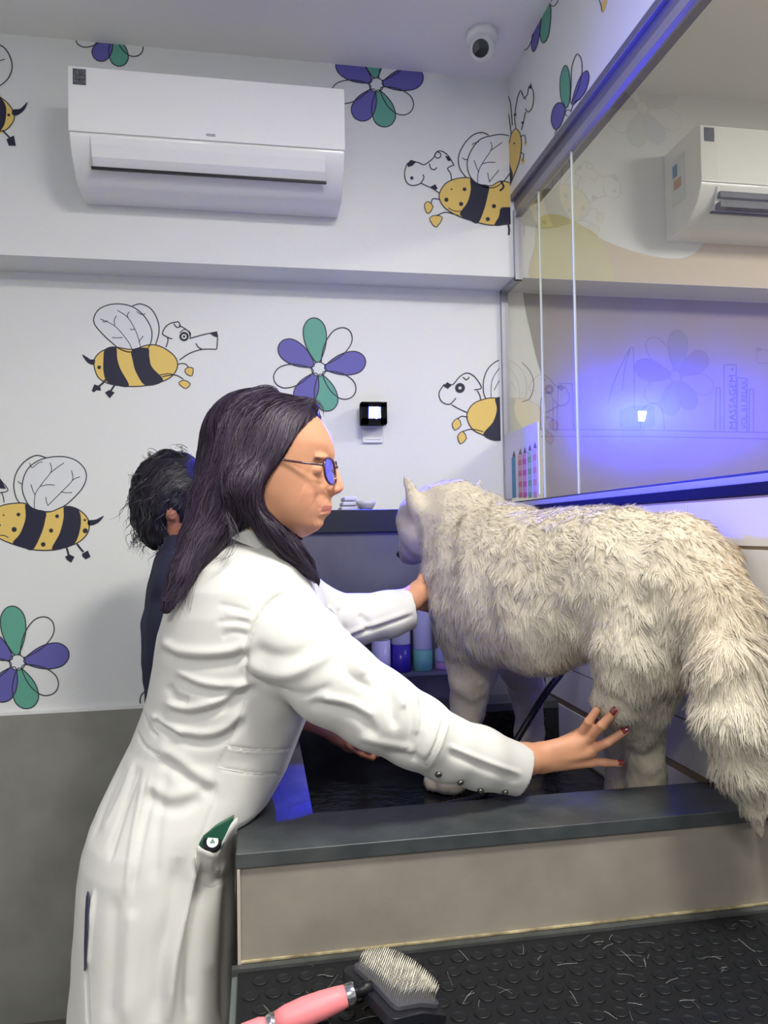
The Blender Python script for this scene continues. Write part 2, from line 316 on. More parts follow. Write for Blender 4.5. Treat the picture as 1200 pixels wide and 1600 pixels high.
def words(mb, txt, px0, py0, px1, py1, hpx, m, plane):
    """lettering running upward from (px0,py0) to (px1,py1) on a wall"""
    cu = bpy.data.curves.new('lettering', 'FONT'); cu.body = txt; cu.size = 1; cu.resolution_u = 2
    t = bpy.data.objects.new('lettering', cu); COL.objects.link(t); dg = bpy.context.evaluated_depsgraph_get(); me = bpy.data.meshes.new_from_object(t.evaluated_get(dg))
    vs = np.array([v.co[:] for v in me.vertices]); fs = [tuple(p.vertices) for p in me.polygons]
    w = vs[:,0].max()-vs[:,0].min(); h = vs[:,1].max()-vs[:,1].min(); u = (vs[:,0]-vs[:,0].min())/w; v = (vs[:,1]-vs[:,1].min())/h
    d = np.array((px1-px0, py1-py0), float); L = np.linalg.norm(d); nn = np.array((d[1], -d[0]))/L
    out = []
    for a, b in zip(u, v):
        p = np.array((px0,py0)) + d*a + nn*b*hpx; q = plane(p[0], p[1]); q[1] -= .0011; out.append(q)
    mb.add(out, fs, m); bpy.data.objects.remove(t); bpy.data.meshes.remove(me); bpy.data.curves.remove(cu)
words(wb, 'MASSAGEM \u2022', 1149, 670, 1149, 575, 10, LNM, lambda x,y: atY(x,y,YL))
words(wb, 'VOL. 01 RELAX', 1166, 671, 1166, 594, 8, LNM, lambda x,y: atY(x,y,YL))
struct(wb, 'wall_back', autos='nonorm')
# right wall: mural header above the glass, tiled part below
wr = MB()
wr.box((XR,-2.4,2.498),(XR+.10,YB,ZC), M_wall); wr.box((XR,-2.4,.97),(XR+.10,YL,1.478), M_wall); wr.box((XR,1.23,0),(XR+.10,YL,.97), M_wall); wr.box((XR+.16,-2.4,0),(XR+.2,1.23,.97), M_wall)
def rt(px,py): return atX(px,py,XR)
mr = Mural(wr, rt, (-1,0,0), [(1,YB-.001,True),(2,2.5,False),(2,ZC+.05,True)])
mr.at(780,0,1/2.857)
for P, m in (([(295,292),(275,340),(273,410),(285,465),(302,482),(314,450),(318,390),(312,320)],M_grn),([(345,245),(325,300),(322,380),(320,460),(345,420),(368,340),(370,280),(360,250)],M_wht),([(393,316),(365,340),(340,400),(325,466),(350,450),(385,410),(402,350)],M_pur),([(262,460),(240,490),(233,540),(250,578),(275,560),(295,500),(292,466)],M_pur),([(355,445),(335,460),(322,500),(330,530),(370,500),(380,450)],M_wht),([(255,585),(280,560),(300,545),(280,600),(240,640)],M_wht)):
    if m is not M_wht: mr.fill(P, m)
    mr.line(P, None, 1.3, True)
mr.dot(310,505,14,M_wht); mr.ring(310,505,14,1.3)
for P, m in (([(165,0),(140,30),(115,90),(100,160),(105,215),(125,218),(145,180),(165,100),(175,30)],M_wht),([(180,-10),(165,60),(152,130),(145,200),(152,230),(165,215),(180,160),(190,80),(195,0)],M_pur),([(200,-10),(190,60),(183,130),(188,180),(202,190),(220,160),(230,90),(230,30),(215,0)],M_grn),([(225,10),(240,28),(258,15),(262,-10)],M_wht)):
    if m is not M_wht: mr.fill(P, m)
    mr.line(P, None, 1.3, True)
mr.line([(445,-5),(455,20),(460,50)], None, 1.4); mr.fill([(455,20),(470,0),(482,5),(470,50),(462,55)], M_yel)
body = [(75,575),(55,600),(45,640),(30,690),(22,740),(15,800),(18,850),(35,850),(60,800),(90,720),(100,650),(95,600)]
mr.fill(body, M_yel); mr.fill([(38,665),(25,710),(22,760),(35,810),(50,815),(62,780),(48,730),(46,690)], M_dark); mr.line(body, None, 1.3, True)
for l in ([(30,650),(10,600),(-2,540),(0,480),(20,465),(40,500),(50,560),(55,600)],[(15,470),(20,432),(40,430),(52,470),(60,560)],[(75,575),(70,520),(80,450),(95,405),(105,420)],[(108,440),(125,425),(135,385),(150,400),(155,440),(148,480),(130,500),(118,485)],[(118,500),(110,540),(100,580)],[(98,610),(115,605),(120,640)],[(95,680),(110,690),(105,720)],[(100,415),(120,445)]): mr.line(l, None, 1.3)
mr.fill([(135,395),(142,368),(148,395)], M_dark, False); mr.dot(72,512,6); mr.dot(105,548,6); mr.dot(68,640,4); mr.fill([(108,640),(120,632),(122,655)], M_yel, False); mr.fill([(96,712),(110,700),(116,725),(104,735)], M_yel, False)
# white tiles with grout below the sill
M_tile = mat('white_wall_tile', (222,220,218), .25, coat=.2); M_grout = mat('tile_grout', (150,132,112), .8)
wr.box((XR-.004,-.6,.97),(XR+.001,YTB,1.478), M_grout); wr.box((XR-.004,1.236,.80),(XR+.001,YTB,.97), M_grout)
rows = [(1.393+.003,1.475),(1.283,1.391),(1.173,1.281),(1.063,1.171),(.972,1.061),(.845,.955)]
for r,(z0,z1) in enumerate(rows):
    y = 1.271 - .36 + (0.0 if r % 2 == 0 else .13) - .36*4
    while y < YTB:
        a, b = max(y+.0015, -.59 if z0 > .97 else 1.237), min(y+.36-.0015, YTB); 
        if b-a > .02: wr.box((XR-.008, a, z0),(XR-.002, b, z1-.001), M_tile)
        y += .36
struct(wr, 'wall_right', autos='nonorm')
# other enclosing walls, outside the frame, with the doorway side left open to the daylight
struct(MB().box((-2.7,-2.4,0),(-2.6,YL+.1,ZC), M_wall), 'wall_left')
struct(MB().box((3.4,-2.4,0),(3.5,YL+.1,ZC), M_beige), 'wall_far_right')
# header track and glass partition
win = bpy.data.objects.new('window_1', None); COL.objects.link(win); win['kind'] = 'structure'; win.location = (GX, 1.0, 1.5); win.matrix_world = Matrix.Translation(win.location)
t = MB(); t.box((XR,-2.4,2.478),(XR+.1,YB,2.4985)); t.box((GX-.006,-2.4,2.446),(GX+.03,YB,2.478)); t.build('top_track', M_alud, win, bevel=.002)
MB().box((GX-.008,-2.4,2.424),(GX+.014,YB-.002,2.447)).build('track_seal', M_alu, win)
MB().box((XR-.006,-.6,1.4785),(XR+.11,YL-.002,1.5)).build('window_sill', mat('dark_sill_stone', (11,11,15), .7, spec=.2, noise_amt=.2, nscale=20), win, bevel=.002)
MB().box((GX-.012,-.6,1.5),(GX+.014,YL-.003,1.514)).build('bottom_rail', M_alu, win, bevel=.001)
MB().box((GX-.004,-.6,1.514),(GX+.006,YL-.004,1.519)).build('gasket', M_black, win)
c = MB(); c.box((GX-.012,YL-.016,1.514),(GX+.012,YL-.001,ZB)); c.box((GX-.012,YB-.014,ZB-.012),(GX+.012,YL-.002,ZB-.001)); c.box((GX-.012,YB-.016,ZB-.012),(GX+.012,YB-.002,2.446)); c.build('wall_channel', M_alu, win, bevel=.001)
def glass_mat():
    m = bpy.data.materials.new('partition_glass'); m.use_nodes = True; nt = m.node_tree; nt.nodes.clear()
    N = nt.nodes.new; L = nt.links.new
    tr = N('ShaderNodeBsdfTransparent'); tr.inputs[0].default_value = (.94,.97,.95,1)
    gl = N('ShaderNodeBsdfGlossy'); gl.inputs['Roughness'].default_value = .0
    fr = N('ShaderNodeFresnel'); fr.inputs[0].default_value = 1.5
    ml_ = N('ShaderNodeMath'); ml_.operation = 'MULTIPLY'; ml_.inputs[1].default_value = 1.25; L(fr.outputs[0], ml_.inputs[0])
    mx = N('ShaderNodeMixShader'); L(ml_.outputs[0], mx.inputs[0]); L(tr.outputs[0], mx.inputs[1]); L(gl.outputs[0], mx.inputs[2])
    # film of dried water marks and dust: wide soft reflection of the lamp
    g2 = N('ShaderNodeBsdfGlossy'); g2.distribution = 'GGX'; g2.inputs['Roughness'].default_value = .33
    df = N('ShaderNodeBsdfDiffuse'); df.inputs[0].default_value = (.8,.8,.8,1)
    m2 = N('ShaderNodeMixShader'); m2.inputs[0].default_value = .08; L(g2.outputs[0], m2.inputs[1]); L(df.outputs[0], m2.inputs[2])
    tc = N('ShaderNodeTexCoord'); ns = N('ShaderNodeTexNoise'); ns.inputs['Scale'].default_value = 5; ns.inputs['Detail'].default_value = 9; L(tc.outputs['Object'], ns.inputs['Vector'])
    rp = N('ShaderNodeMapRange'); rp.inputs[1].default_value = .3; rp.inputs[2].default_value = .75; rp.inputs[3].default_value = .07; rp.inputs[4].default_value = .12; L(ns.outputs['Fac'], rp.inputs[0])
    m3 = N('ShaderNodeMixShader'); L(rp.outputs[0], m3.inputs[0]); L(mx.outputs[0], m3.inputs[1]); L(m2.outputs[0], m3.inputs[2])
    o = N('ShaderNodeOutputMaterial'); L(m3.outputs[0], o.inputs[0]); return m
M_glass = glass_mat()
for a, b in ((2.03,2.345),(1.80,2.026),(-2.3,1.797)):
    q = MB(); ztop = 2.447 if b < 2.2 else ZB-.013
    q.add([(GX,a,1.519),(GX,b,1.519),(GX,b,ztop),(GX,a,ztop)], [(3,2,1,0)])
    if b > 2.2: q.add([(GX,a,ztop),(GX,YB-.017,ztop),(GX,YB-.017,2.447),(GX,a,2.447)], [(3,2,1,0)])
    q.build('glass_pane', M_glass, win, autos='nonorm')
M_edge = mat('glass_edge', (196,206,200), .25)
for y in (2.028,1.7985): MB().box((GX-.003,y-.0018,1.519),(GX+.003,y+.0018,2.43)).build('pane_edge', M_edge, win)
# ------------------------------------------------------------------ security camera on the ceiling
cc = (0.655,2.02,ZC); sc_ = thing('security_camera', 'small white dome security camera on the ceiling in the corner above the bees', 'camera', cc)
MB().lathe((cc[0],cc[1],ZC-.0005), [(.046,0),(.046,-.016),(.042,-.026)], M_white, 36).build('base', M_white, sc_, True)
bb = MB().ball((cc[0],cc[1],ZC-.045), .036, M_white, 28, 18).build('ball_housing', M_white, sc_, True)
dv = (Vector((0,0,1.43))-Vector((cc[0],cc[1],ZC-.045))).normalized(); dv = (dv+Vector((-.12,0,.02))).normalized()
MB().lathe(Vector((cc[0],cc[1],ZC-.045))+dv*.026, [(.023,0),(.0235,.012),(.020,.0135)], mat('camera_lens_glass',(16,18,40),.12,coat=1), 28, dv).build('lens', None, sc_, True)
# ------------------------------------------------------------------ air conditioners
def ac(x0, x1, ztop, name_label, yw, side_label=False):
    yf = yw-.20; A = thing('air_conditioner', name_label, 'air conditioner', ((x0+x1)/2, yw, ztop-.28))
    body = [(yw-.001,ztop-.005),(yf+.02,ztop),(yf+.004,ztop-.008),(yf,ztop-.02),(yf,ztop-.188),(yf+.003,ztop-.20),(yf+.02,ztop-.235),(yf+.075,ztop-.285),(yf+.10,ztop-.292),(yw-.001,ztop-.292)]
    q = MB(); n = len(body); 
    q.add([(x0,y,z) for y,z in body]+[(x1,y,z) for y,z in body], [tuple(range(n)), tuple(range(2*n-1,n-1,-1))]+[(i,(i+1)%n,n+(i+1)%n,n+i) for i in range(n)])
    q.build('casing', M_white, A, bevel=.004)
    MB().box((x0-.001,yf-.006,ztop-.186),(x1+.001,yf-.0005,ztop-.012)).build('front_panel', mat('glossy_white_panel',(246,247,243),.16,coat=.5), A, bevel=.003)
    # lower air flap with its frame, following the curved underside
    fl = MB(); P = [(yf-.004,ztop-.196),(yf+.001,ztop-.214),(yf+.012,ztop-.243),(yf+.03,ztop-.262)]
    for i in range(3):
        (ya,za),(yb_,zb_) = P[i],P[i+1]
        fl.add([(x0+.055,ya,za),(x1-.055,ya,za),(x1-.055,yb_,zb_),(x0+.055,yb_,zb_),(x0+.055,ya+.008,za-.002),(x1-.055,ya+.008,za-.002),(x1-.055,yb_+.008,zb_-.002),(x0+.055,yb_+.008,zb_-.002)],[(0,1,2,3),(4,7,6,5),(0,4,5,1),(3,2,6,7),(0,3,7,4),(1,5,6,2)])
    fl.build('air_flap', M_white, A)
    g = MB(); g.box((x0+.05,yf+.026,ztop-.268),(x1-.05,yf+.034,ztop-.262)); g.build('flap_gap', M_black, A)
    st = MB().box((x0+.012,yf-.0075,ztop-.062),(x0+.045,yf-.0055,ztop-.02), mat('grey_sticker',(120,122,128),.5,rgb2=(60,62,70),nscale=160)); k = st.build('sticker', None, A); k['label'] = 'small grey printed sticker'
    MB().box(((x0+x1)/2-.012,yf-.0068,ztop-.175),((x0+x1)/2+.012,yf-.0055,ztop-.168)).build('badge', mat('grey_badge',(170,172,176),.4), A)
    return A, yf
a0 = atY(107,97,2.02); a1 = atY(537,128,2.02)
ac(a0[0], a1[0], a0[2], 'white split air conditioner mounted high on the wall with the bee mural', YB)
A2, yf2 = ac(atY(1092,188,2.02)[0], atY(1092,188,2.02)[0]+.75, atY(1092,190,2.02)[2], 'white split air conditioner with stickers on its side seen through the glass partition', YB)
x2 = atY(1092,188,2.02)[0]; z2 = atY(1092,190,2.02)[2]
s_ = MB(); s_.box((x2-.002,2.10,z2-.2),(x2,2.175,z2-.05), mat('white_sticker',(222,226,226),.5)); s_.box((x2-.003,2.14,z2-.11),(x2-.002,2.165,z2-.07), mat('blue_sticker_ink',(70,130,180),.5)); s_.box((x2-.003,2.12,z2-.15),(x2-.002,2.16,z2-.12), mat('orange_sticker_ink',(200,150,100),.5)); s_.build('energy_label', None, A2)
f2 = MB()
for k in range(2): f2.box((x2+.06,yf2-.008,z2-.232-.03*k),(x2+.70,yf2+.02,z2-.214-.03*k))
f2.build('air_outlet', M_black, A2)
# ------------------------------------------------------------------ blue flood lamp on the wall
lp = atY(584,646,2.30); fl = thing('flood_lamp', 'small black wall flood lamp glowing blue-white above a socket plate', 'lamp', lp)
LW = .040; M_lampb = mat('matt_black_metal', (7,7,9), .7, spec=.15)
LAMP0 = len(bpy.data.objects); q = MB(); q.box((lp[0]-LW,2.313,lp[2]-.034),(lp[0]+LW,2.345,lp[2]+.034)); q.box((lp[0]-LW,2.281,lp[2]+.027),(lp[0]+LW,2.313,lp[2]+.034)); q.build('housing', M_lampb, fl, bevel=.004)
q = MB()
for (a,b,c_,d) in ((-LW,LW,.018,.034),(-LW,LW,-.034,-.018),(-LW,-.019,-.034,.034),(.019,LW,-.034,.034)): q.box((lp[0]+a,2.282,lp[2]+c_),(lp[0]+b,2.313,lp[2]+d))
q.build('bezel', M_lampb, fl)
MB().add([(lp[0]-.0145,2.288,lp[2]+.0145),(lp[0]+.0145,2.288,lp[2]+.0145),(lp[0]+.0145,2.304,lp[2]-.0145),(lp[0]-.0145,2.304,lp[2]-.0145),(lp[0]-.0145,2.292,lp[2]+.0165),(lp[0]+.0145,2.292,lp[2]+.0165),(lp[0]+.0145,2.308,lp[2]-.0125),(lp[0]-.0145,2.308,lp[2]-.0125)],[(0,1,2,3),(7,6,5,4),(0,4,5,1),(2,6,7,3),(1,5,6,2),(0,3,7,4)]).build('led_panel', emat('blue_led', (.012,.022,1), LED_RADIANCE), fl)
q = MB()
for k in range(7): q.box((lp[0]-LW+.006+k*.013,2.345,lp[2]-.03),(lp[0]-LW+.010+k*.013,2.357,lp[2]+.03))
q.build('bracket', M_black, fl)
sp = atY(582,682,YL); so = thing('wall_socket', 'white wall socket plate under the blue lamp', 'socket', (sp[0],YL,sp[2]))
MB().box((sp[0]-.034,YL-.011,sp[2]-.022),(sp[0]+.034,YL-.0015,sp[2]+.022)).build('plate', M_white, so, bevel=.003)
MB().box((sp[0]-.026,YL-.014,sp[2]-.012),(sp[0]+.026,YL-.0105,sp[2]+.013)).build('insert', M_white, so, bevel=.002)
# ------------------------------------------------------------------ paper chart stuck on the glass in the corner
ch = thing('colour_chart', 'white paper chart of striped coloured columns fixed on the glass in the corner', 'chart', (XR, 2.1, 1.52))
y0c, y1c = 1.995, 2.315; zb_, zt_ = 1.531, 1.745
MB().box((GX-.010,2.05,zb_),(GX-.006,2.345,zt_)).build('sheet', mat('chart_paper',(222,222,236),.5), ch)
def cpt(px,py): p = atX(px,py,GX-.011); return p
for j,(px,col,top) in enumerate(((803,(70,140,180),710),(813,(206,110,130),706),(820,(196,84,160),704),(828,(120,170,110),700),(836,(214,150,120),696))):
    q = MB(); m_ = mat('chart_column',col,.5); m2_ = mat('chart_column_light',tuple(int(c*.5+110) for c in col),.5)
    nz = 8
    for k in range(nz):
        ya = atX(px-2.7,760,GX-.011)[1]; yb_ = atX(px+2.7,760,GX-.011)[1]; zt = cpt(px,top+4)[2]; zl = cpt(px,778)[2]
        q.box((GX-.0112,yb_,zl+(zt-zl)*k/nz),(GX-.0102,ya,zl+(zt-zl)*(k+1)/nz), m_ if (k % 2 == 0 or j in (0,)) else m2_)
    p1 = cpt(px-2.5,top+4); p2 = cpt(px+2.5,top+4); p3 = cpt(px,top-6)
    q.add([(GX-.0112,p1[1],p1[2]),(GX-.0112,p2[1],p2[2]),(GX-.0112,p3[1],p3[2])],[(0,1,2)], mat('chart_tip',(110,80,110),.5))
    q.build('chart_stripe', None, ch)
# ------------------------------------------------------------------ dog bath
TX0, TX1, RZ = -.039, XR-.009, .965; TX2 = XR+.15; YF = 1.10; YI = 1.235; XI = .083
tub = thing('dog_bath', 'raised grooming bath with grey tiled front and dark slate rim', 'bath', (.38,1.5,0))
q = MB(); q.add([(TX0,YF,RZ),(TX2,YF,RZ),(TX2,YI-.008,RZ),(TX1,YI-.008,RZ),(TX1,YI,RZ),(XI,YI,RZ),(XI,1.9,RZ),(TX1,1.9,RZ),(TX1,YTB,RZ),(TX0,YTB,RZ)]+[(TX0,YF,RZ-.022),(TX2,YF,RZ-.022),(TX2,YI-.008,RZ-.022),(TX1,YI-.008,RZ-.022),(TX1,YI,RZ-.022),(XI,YI,RZ-.022),(XI,1.9,RZ-.022),(TX1,1.9,RZ-.022),(TX1,YTB,RZ-.022),(TX0,YTB,RZ-.022)],
 [(0,1,2,3),(0,3,4,5),(0,5,6,9),(9,6,7,8),(10,13,12,11),(10,15,14,13),(10,19,16,15),(19,18,17,16)]+[(i,i+10,(i+1)%10+10,(i+1)%10) for i in range(10)])
q.build('rim', M_stone, tub, bevel=.0018)
MB().box((TX0+.004,YF+.006,0),(TX2-.002,YI-.010,RZ-.0225)).build('front_panel', mat('front_panel_tile', (152,145,133), .42, rgb2=(138,132,121), nscale=9, bump=.05, bscale=40), tub)
MB().box((TX0+.0015,YF-.0005,.0),(TX0+.006,YF+.012,RZ-.0225)).build('corner_trim', mat('pale_edge_trim',(186,176,164),.4), tub)
MB().box((TX0+.004,YI-.003,0),(XI-.006,YTB,RZ-.0225)).build('side_panel', M_gtile, tub)
q = MB(); q.box((XI-.006,YI-.004,.80),(TX1,1.91,.84)); q.build('basin_floor', M_stonew, tub)
q = MB(); q.box((XI-.006,YI-.004,.84),(XI,1.91,RZ-.022)); q.box((XI,YI-.004,.84),(TX1,YI,RZ-.022)); q.box((XI,1.90,.84),(TX1,1.91,RZ-.022)); q.build('basin_wall', M_stonew, tub)
# rear panel with bottle niche and stone shelf
NX0,NX1,NZ0,NZ1 = atY(538,1000,YTB)[0], atY(740,1000,YTB)[0], atY(620,1056,YTB)[2], atY(620,925,YTB)[2]
q = MB(); z1 = 1.478-.03
M_dgt = mat('dark_grey_tile', (98,98,102), .4, rgb2=(84,84,90), nscale=7)
q.box((TX0,YTB,0),(NX0,YL-.013,z1), M_dgt); q.box((NX1,YTB,0),(TX1,YL-.013,z1), M_dgt); q.box((NX0,YTB,0),(NX1,YL-.013,NZ0), M_dgt); q.box((NX0,YTB,NZ1),(NX1,YL-.013,z1), M_dgt); q.box((NX0,YTB+.13,NZ0),(NX1,YL-.013,NZ1), M_dgt)
q.build('rear_panel', None, tub)
MB().box((NX0,YTB-.004,NZ0-.003),(NX1,YTB+.12,NZ0+.003)).build('niche_ledge', mat('pale_ledge',(140,138,140),.4), tub)
z_sh = atY(500,797,YTB-.01)[2]
MB().box((TX0,YTB-.012,z_sh-.062),(TX1,YL-.014,z_sh)).build('rear_shelf', mat('dark_shelf_stone', (26,28,34), .45), tub, bevel=.002)
# ------------------------------------------------------------------ bottles in the niche
M_clear = mat('clear_plastic', (214,220,236), .15, trans=.35); 
def bottle(px, wpx, ptop, pfill, pbot, col, label, cap=None):
    y = YTB+.045; b = atY(px, pbot, y); b[2] = NZ0+.0032; r = wpx*.5*y/F_PX; zt = atY(px,ptop,y)[2]; zf = atY(px,pfill,y)[2]
    o = thing('bottle', label, 'bottle', b, 'grooming bottles in the niche')
    h = zf-b[2]; MB().lathe(b, [(r*.93,0),(r,.004),(r,h)], None, 24).build('liquid', mat('bottle_liquid', col, .25), o, True)
    H = zt-b[2]; MB().lathe(b, [(r*.99,h+.0005),(r*.99,h+.004),(r*.99,H*.86),(r*.8,H*.93),(r*.4,H*.96),(r*.38,H*.97)], None, 24).build('body', M_clear, o, True)
    MB().lathe(b, [(r*.5,H*.97),(r*.5,H+.012)], None, 16).build('cap', M_white, o, True)
bottle(553,24,985,1005,1050,(40,32,150),'dark blue bottle half hidden behind the white sleeve, leftmost in the niche')
bottle(596,30,950,1000,1050,(200,200,226),'pale whitish bottle in the niche left of the blue one')
bottle(627,31,945,1006,1050,(56,44,160),'deep blue filled bottle in the niche beside the green one')
bottle(661,31,935,1014,1050,(112,186,160),'mint green filled bottle with clear upper half in the niche')
bottle(690,22,1010,1034,1050,(190,150,170),'pinkish low bottle in the niche by the dog chest')
# things on the rear shelf
bp = atY(572,797,2.10); bp[2] = z_sh+.0005
bw = thing('bowl', 'small white bowl on the dark rear shelf', 'bowl', bp)
MB().lathe(bp, [(.012,0),(.018,.003),(.027,.018),(.029,.027),(.027,.027),(.022,.012),(.004,.005)], None, 28).build('dish', mat('bowl_ceramic',(196,196,200),.3), bw, True)
hx = atY(547,797,2.14); hx[2] = z_sh+.0005
hb = thing('folded_cloths', 'small pale stack lying on the dark rear shelf left of the white bowl', 'cloth', hx)
for k in range(3): MB().box((hx[0]-.03+.004*k,2.10,z_sh+.001+.014*k),(hx[0]+.022-.003*k,2.19,z_sh+.013+.014*k)).build('cloth', mat('pale_cloth',(206,206,222),.8), hb, bevel=.004)
# ------------------------------------------------------------------ shower hose
M_hose = mat('black_hose', (22,22,26), .35)
hs = thing('shower_hose', 'black ribbed shower hose hanging behind the dog against the white tiles', 'hose', (.72,1.8,.85))
hp = spl([np.array((XR-.02,1.70,1.24)),atY(905,1010,1.66),atY(878,1050,1.62),atY(855,1080,1.60),atY(828,1122,1.585),atY(805,1160,1.575),atY(780,1205,1.56),atY(752,1246,1.56)+np.array((0,0,.004)),np.array((.33,1.50,.853)),np.array((.24,1.46,.853))], 40, False)
MB().tube(hp, [.0075+.0011*((i % 3) == 0) for i in range(len(hp))], None, 10).build('ribbed_tube', M_hose, hs, True)
# ------------------------------------------------------------------ grooming table with rubber mat
TZ = .803
gt = thing('grooming_table', 'black rubber-topped grooming table in front of the bath', 'table', (.5,.7,0))
MB().box((-.046,.35,TZ-.045),(.93,YF-.0005,TZ-.006)).build('tabletop', mat('table_edge',(96,104,100),.5), gt, bevel=.003)
MB().box((-.046,YF-.012,TZ-.006),(.93,YF-.0005,TZ+.004)).build('sealant_strip', mat('grey_sealant',(74,76,74),.6,rgb2=(60,62,60),nscale=40), gt)
MB().box((-.034,YF+.001,TZ+.004),(.92,YF+.0055,TZ+.0065)).build('pale_bead', mat('pale_bead',(206,192,150),.5,rgb2=(120,110,84),nscale=30), gt)
mt = MB(); mt.box((-.037,.36,TZ-.006),(.925,YF-.012,TZ)); 
mt.build('rubber_mat', M_rubber, gt, bevel=.002)
bm_ = MB(); k = 0
for i in range(30):
    for j in range(22):
        x = -.02+.0315*i+(.0157 if j % 2 else 0); y = .40+.0315*j
        if x > .91 or y > 1.075: continue
        bm_.lathe((x+random.uniform(-.0015,.0015), y, TZ-.0003), [(.0115,0),(.0112,.0016),(.0100,.0022),(.0085,.0010),(.004,.0008)], None, 18)
st_ = bm_.build('raised_studs', mat('rubber_stud', (21,24,27), .45, bump=.1, bscale=120), gt, True)
for (x,y) in ((0,.4),(.86,.4),(0,1.04),(.86,1.04)): MB().box((x,y,0),(x+.035,y+.035,TZ-.045)).build('leg', M_alu, gt, bevel=.003)
lh = MB()
for k in range(170):
    x = random.uniform(-.03,.79); y = random.uniform(.55,1.085); a = random.uniform(0,6.3); L = random.uniform(.01,.035); c_ = random.uniform(-16,16); P = []
    z = TZ+.0028
    for i in range(6):
        P.append((x,y,z+.0008*math.sin(i))); x += math.cos(a)*L/5; y += math.sin(a)*L/5; a += c_*L/5
    if min(p[0] for p in P) < -.035 or max(p[0] for p in P) > .79 or max(p[1] for p in P) > 1.086: continue
    lh.tube(P, 0.00014, None, 3, False)
o = lh.build('loose_hair', mat('shed_white_hair',(196,196,190),.6)); o['kind'] = 'stuff'; tag(o, 'shed white dog hairs scattered over the black rubber mat', 'hair')
# ------------------------------------------------------------------ organic surfaces
def P3(px, py, y): return atY(px, py, y)
def cap_d(P, a, b, ra, rb):
    a = np.asarray(a, np.float32); b = np.asarray(b, np.float32); ab = b-a; L2 = float(ab@ab)+1e-12
    t = np.clip(((P-a)@ab)/L2, 0, 1); d = P-a-t[:,None]*ab
    return np.sqrt((d*d).sum(1)) - (ra+(rb-ra)*t)
def ell_d(P, c, r, Rm=None):
    q = P-np.asarray(c, np.float32)
    if Rm is not None: q = q@np.asarray(Rm, np.float32)
    r = np.asarray(r, np.float32); k0 = np.sqrt(((q/r)**2).sum(1)); k1 = np.sqrt(((q/(r*r))**2).sum(1))+1e-9
    return k0*(k0-1)/k1
def smin(a, b, k):
    h = np.clip(.5+.5*(b-a)/k, 0, 1); return b+(a-b)*h-k*h*(1-h)
def smax(a, b, k): return -smin(-a, -b, k)
def surfnets(fn, lo, hi, h):
    lo = np.array(lo, np.float32); n = [int(math.ceil((hi[i]-lo[i])/h))+1 for i in range(3)]
    ax = [lo[i]+h*np.arange(n[i], dtype=np.float32) for i in range(3)]
    F = np.empty(n, np.float32)
    G = np.stack(np.meshgrid(ax[1], ax[2], indexing='ij'), -1).reshape(-1,2)
    step = max(1, int(400000//len(G)))
    for i0 in range(0, n[0], step):
        xs = ax[0][i0:i0+step]; P = np.concatenate([np.concatenate([np.full((len(G),1), x, np.float32), G], 1) for x in xs])
        F[i0:i0+step] = fn(P).reshape(len(xs), n[1], n[2])
    F = np.nan_to_num(F, nan=1.0, posinf=1.0); S = F < 0
    c = [n[0]-1, n[1]-1, n[2]-1]; cnt = np.zeros(c, np.int8)
    for dx in (0,1):
        for dy in (0,1):
            for dz in (0,1): cnt += S[dx:dx+c[0], dy:dy+c[1], dz:dz+c[2]]
    act = (cnt > 0) & (cnt < 8); I = np.argwhere(act); idx = -np.ones(c, np.int64); idx[act] = np.arange(len(I))
    acc = np.zeros((len(I),3)); num = np.zeros(len(I))
    cor = [(x,y,z) for x in (0,1) for y in (0,1) for z in (0,1)]
    for a in cor:
        for b in cor:
            if sum(b)-sum(a) != 1 or any(b[k] < a[k] for k in range(3)): continue
            fa = F[I[:,0]+a[0], I[:,1]+a[1], I[:,2]+a[2]]; fb = F[I[:,0]+b[0], I[:,1]+b[1], I[:,2]+b[2]]
            m = (fa < 0) != (fb < 0); t = np.where(m, fa/(fa-fb+1e-12), 0)
            p = np.array(a)[None]+t[:,None]*(np.array(b)-np.array(a))[None]; acc[m] += p[m]; num[m] += 1
    V = lo+(I+acc/num[:,None])*h
    faces = []
    for k in range(3):
        u, v = [(1,2),(2,0),(0,1)][k]
        s0 = [slice(None)]*3; s1 = [slice(None)]*3; s0[k] = slice(0,-1); s1[k] = slice(1,None)
        A = S[tuple(s0)]; B = S[tuple(s1)]; E = np.argwhere(A != B)
        E = E[(E[:,u] > 0) & (E[:,v] > 0) & (E[:,u] < n[u]-1) & (E[:,v] < n[v]-1)]
        q = []
        for du, dv in ((-1,-1),(0,-1),(0,0),(-1,0)):
            e = E.copy(); e[:,u] += du; e[:,v] += dv; q.append(idx[e[:,0], e[:,1], e[:,2]])
        Q = np.stack(q, 1); fl = ~A[E[:,0],E[:,1],E[:,2]]; Q[fl] = Q[fl][:,::-1]; faces.append(Q)
    return V.astype(np.float64), np.concatenate(faces)
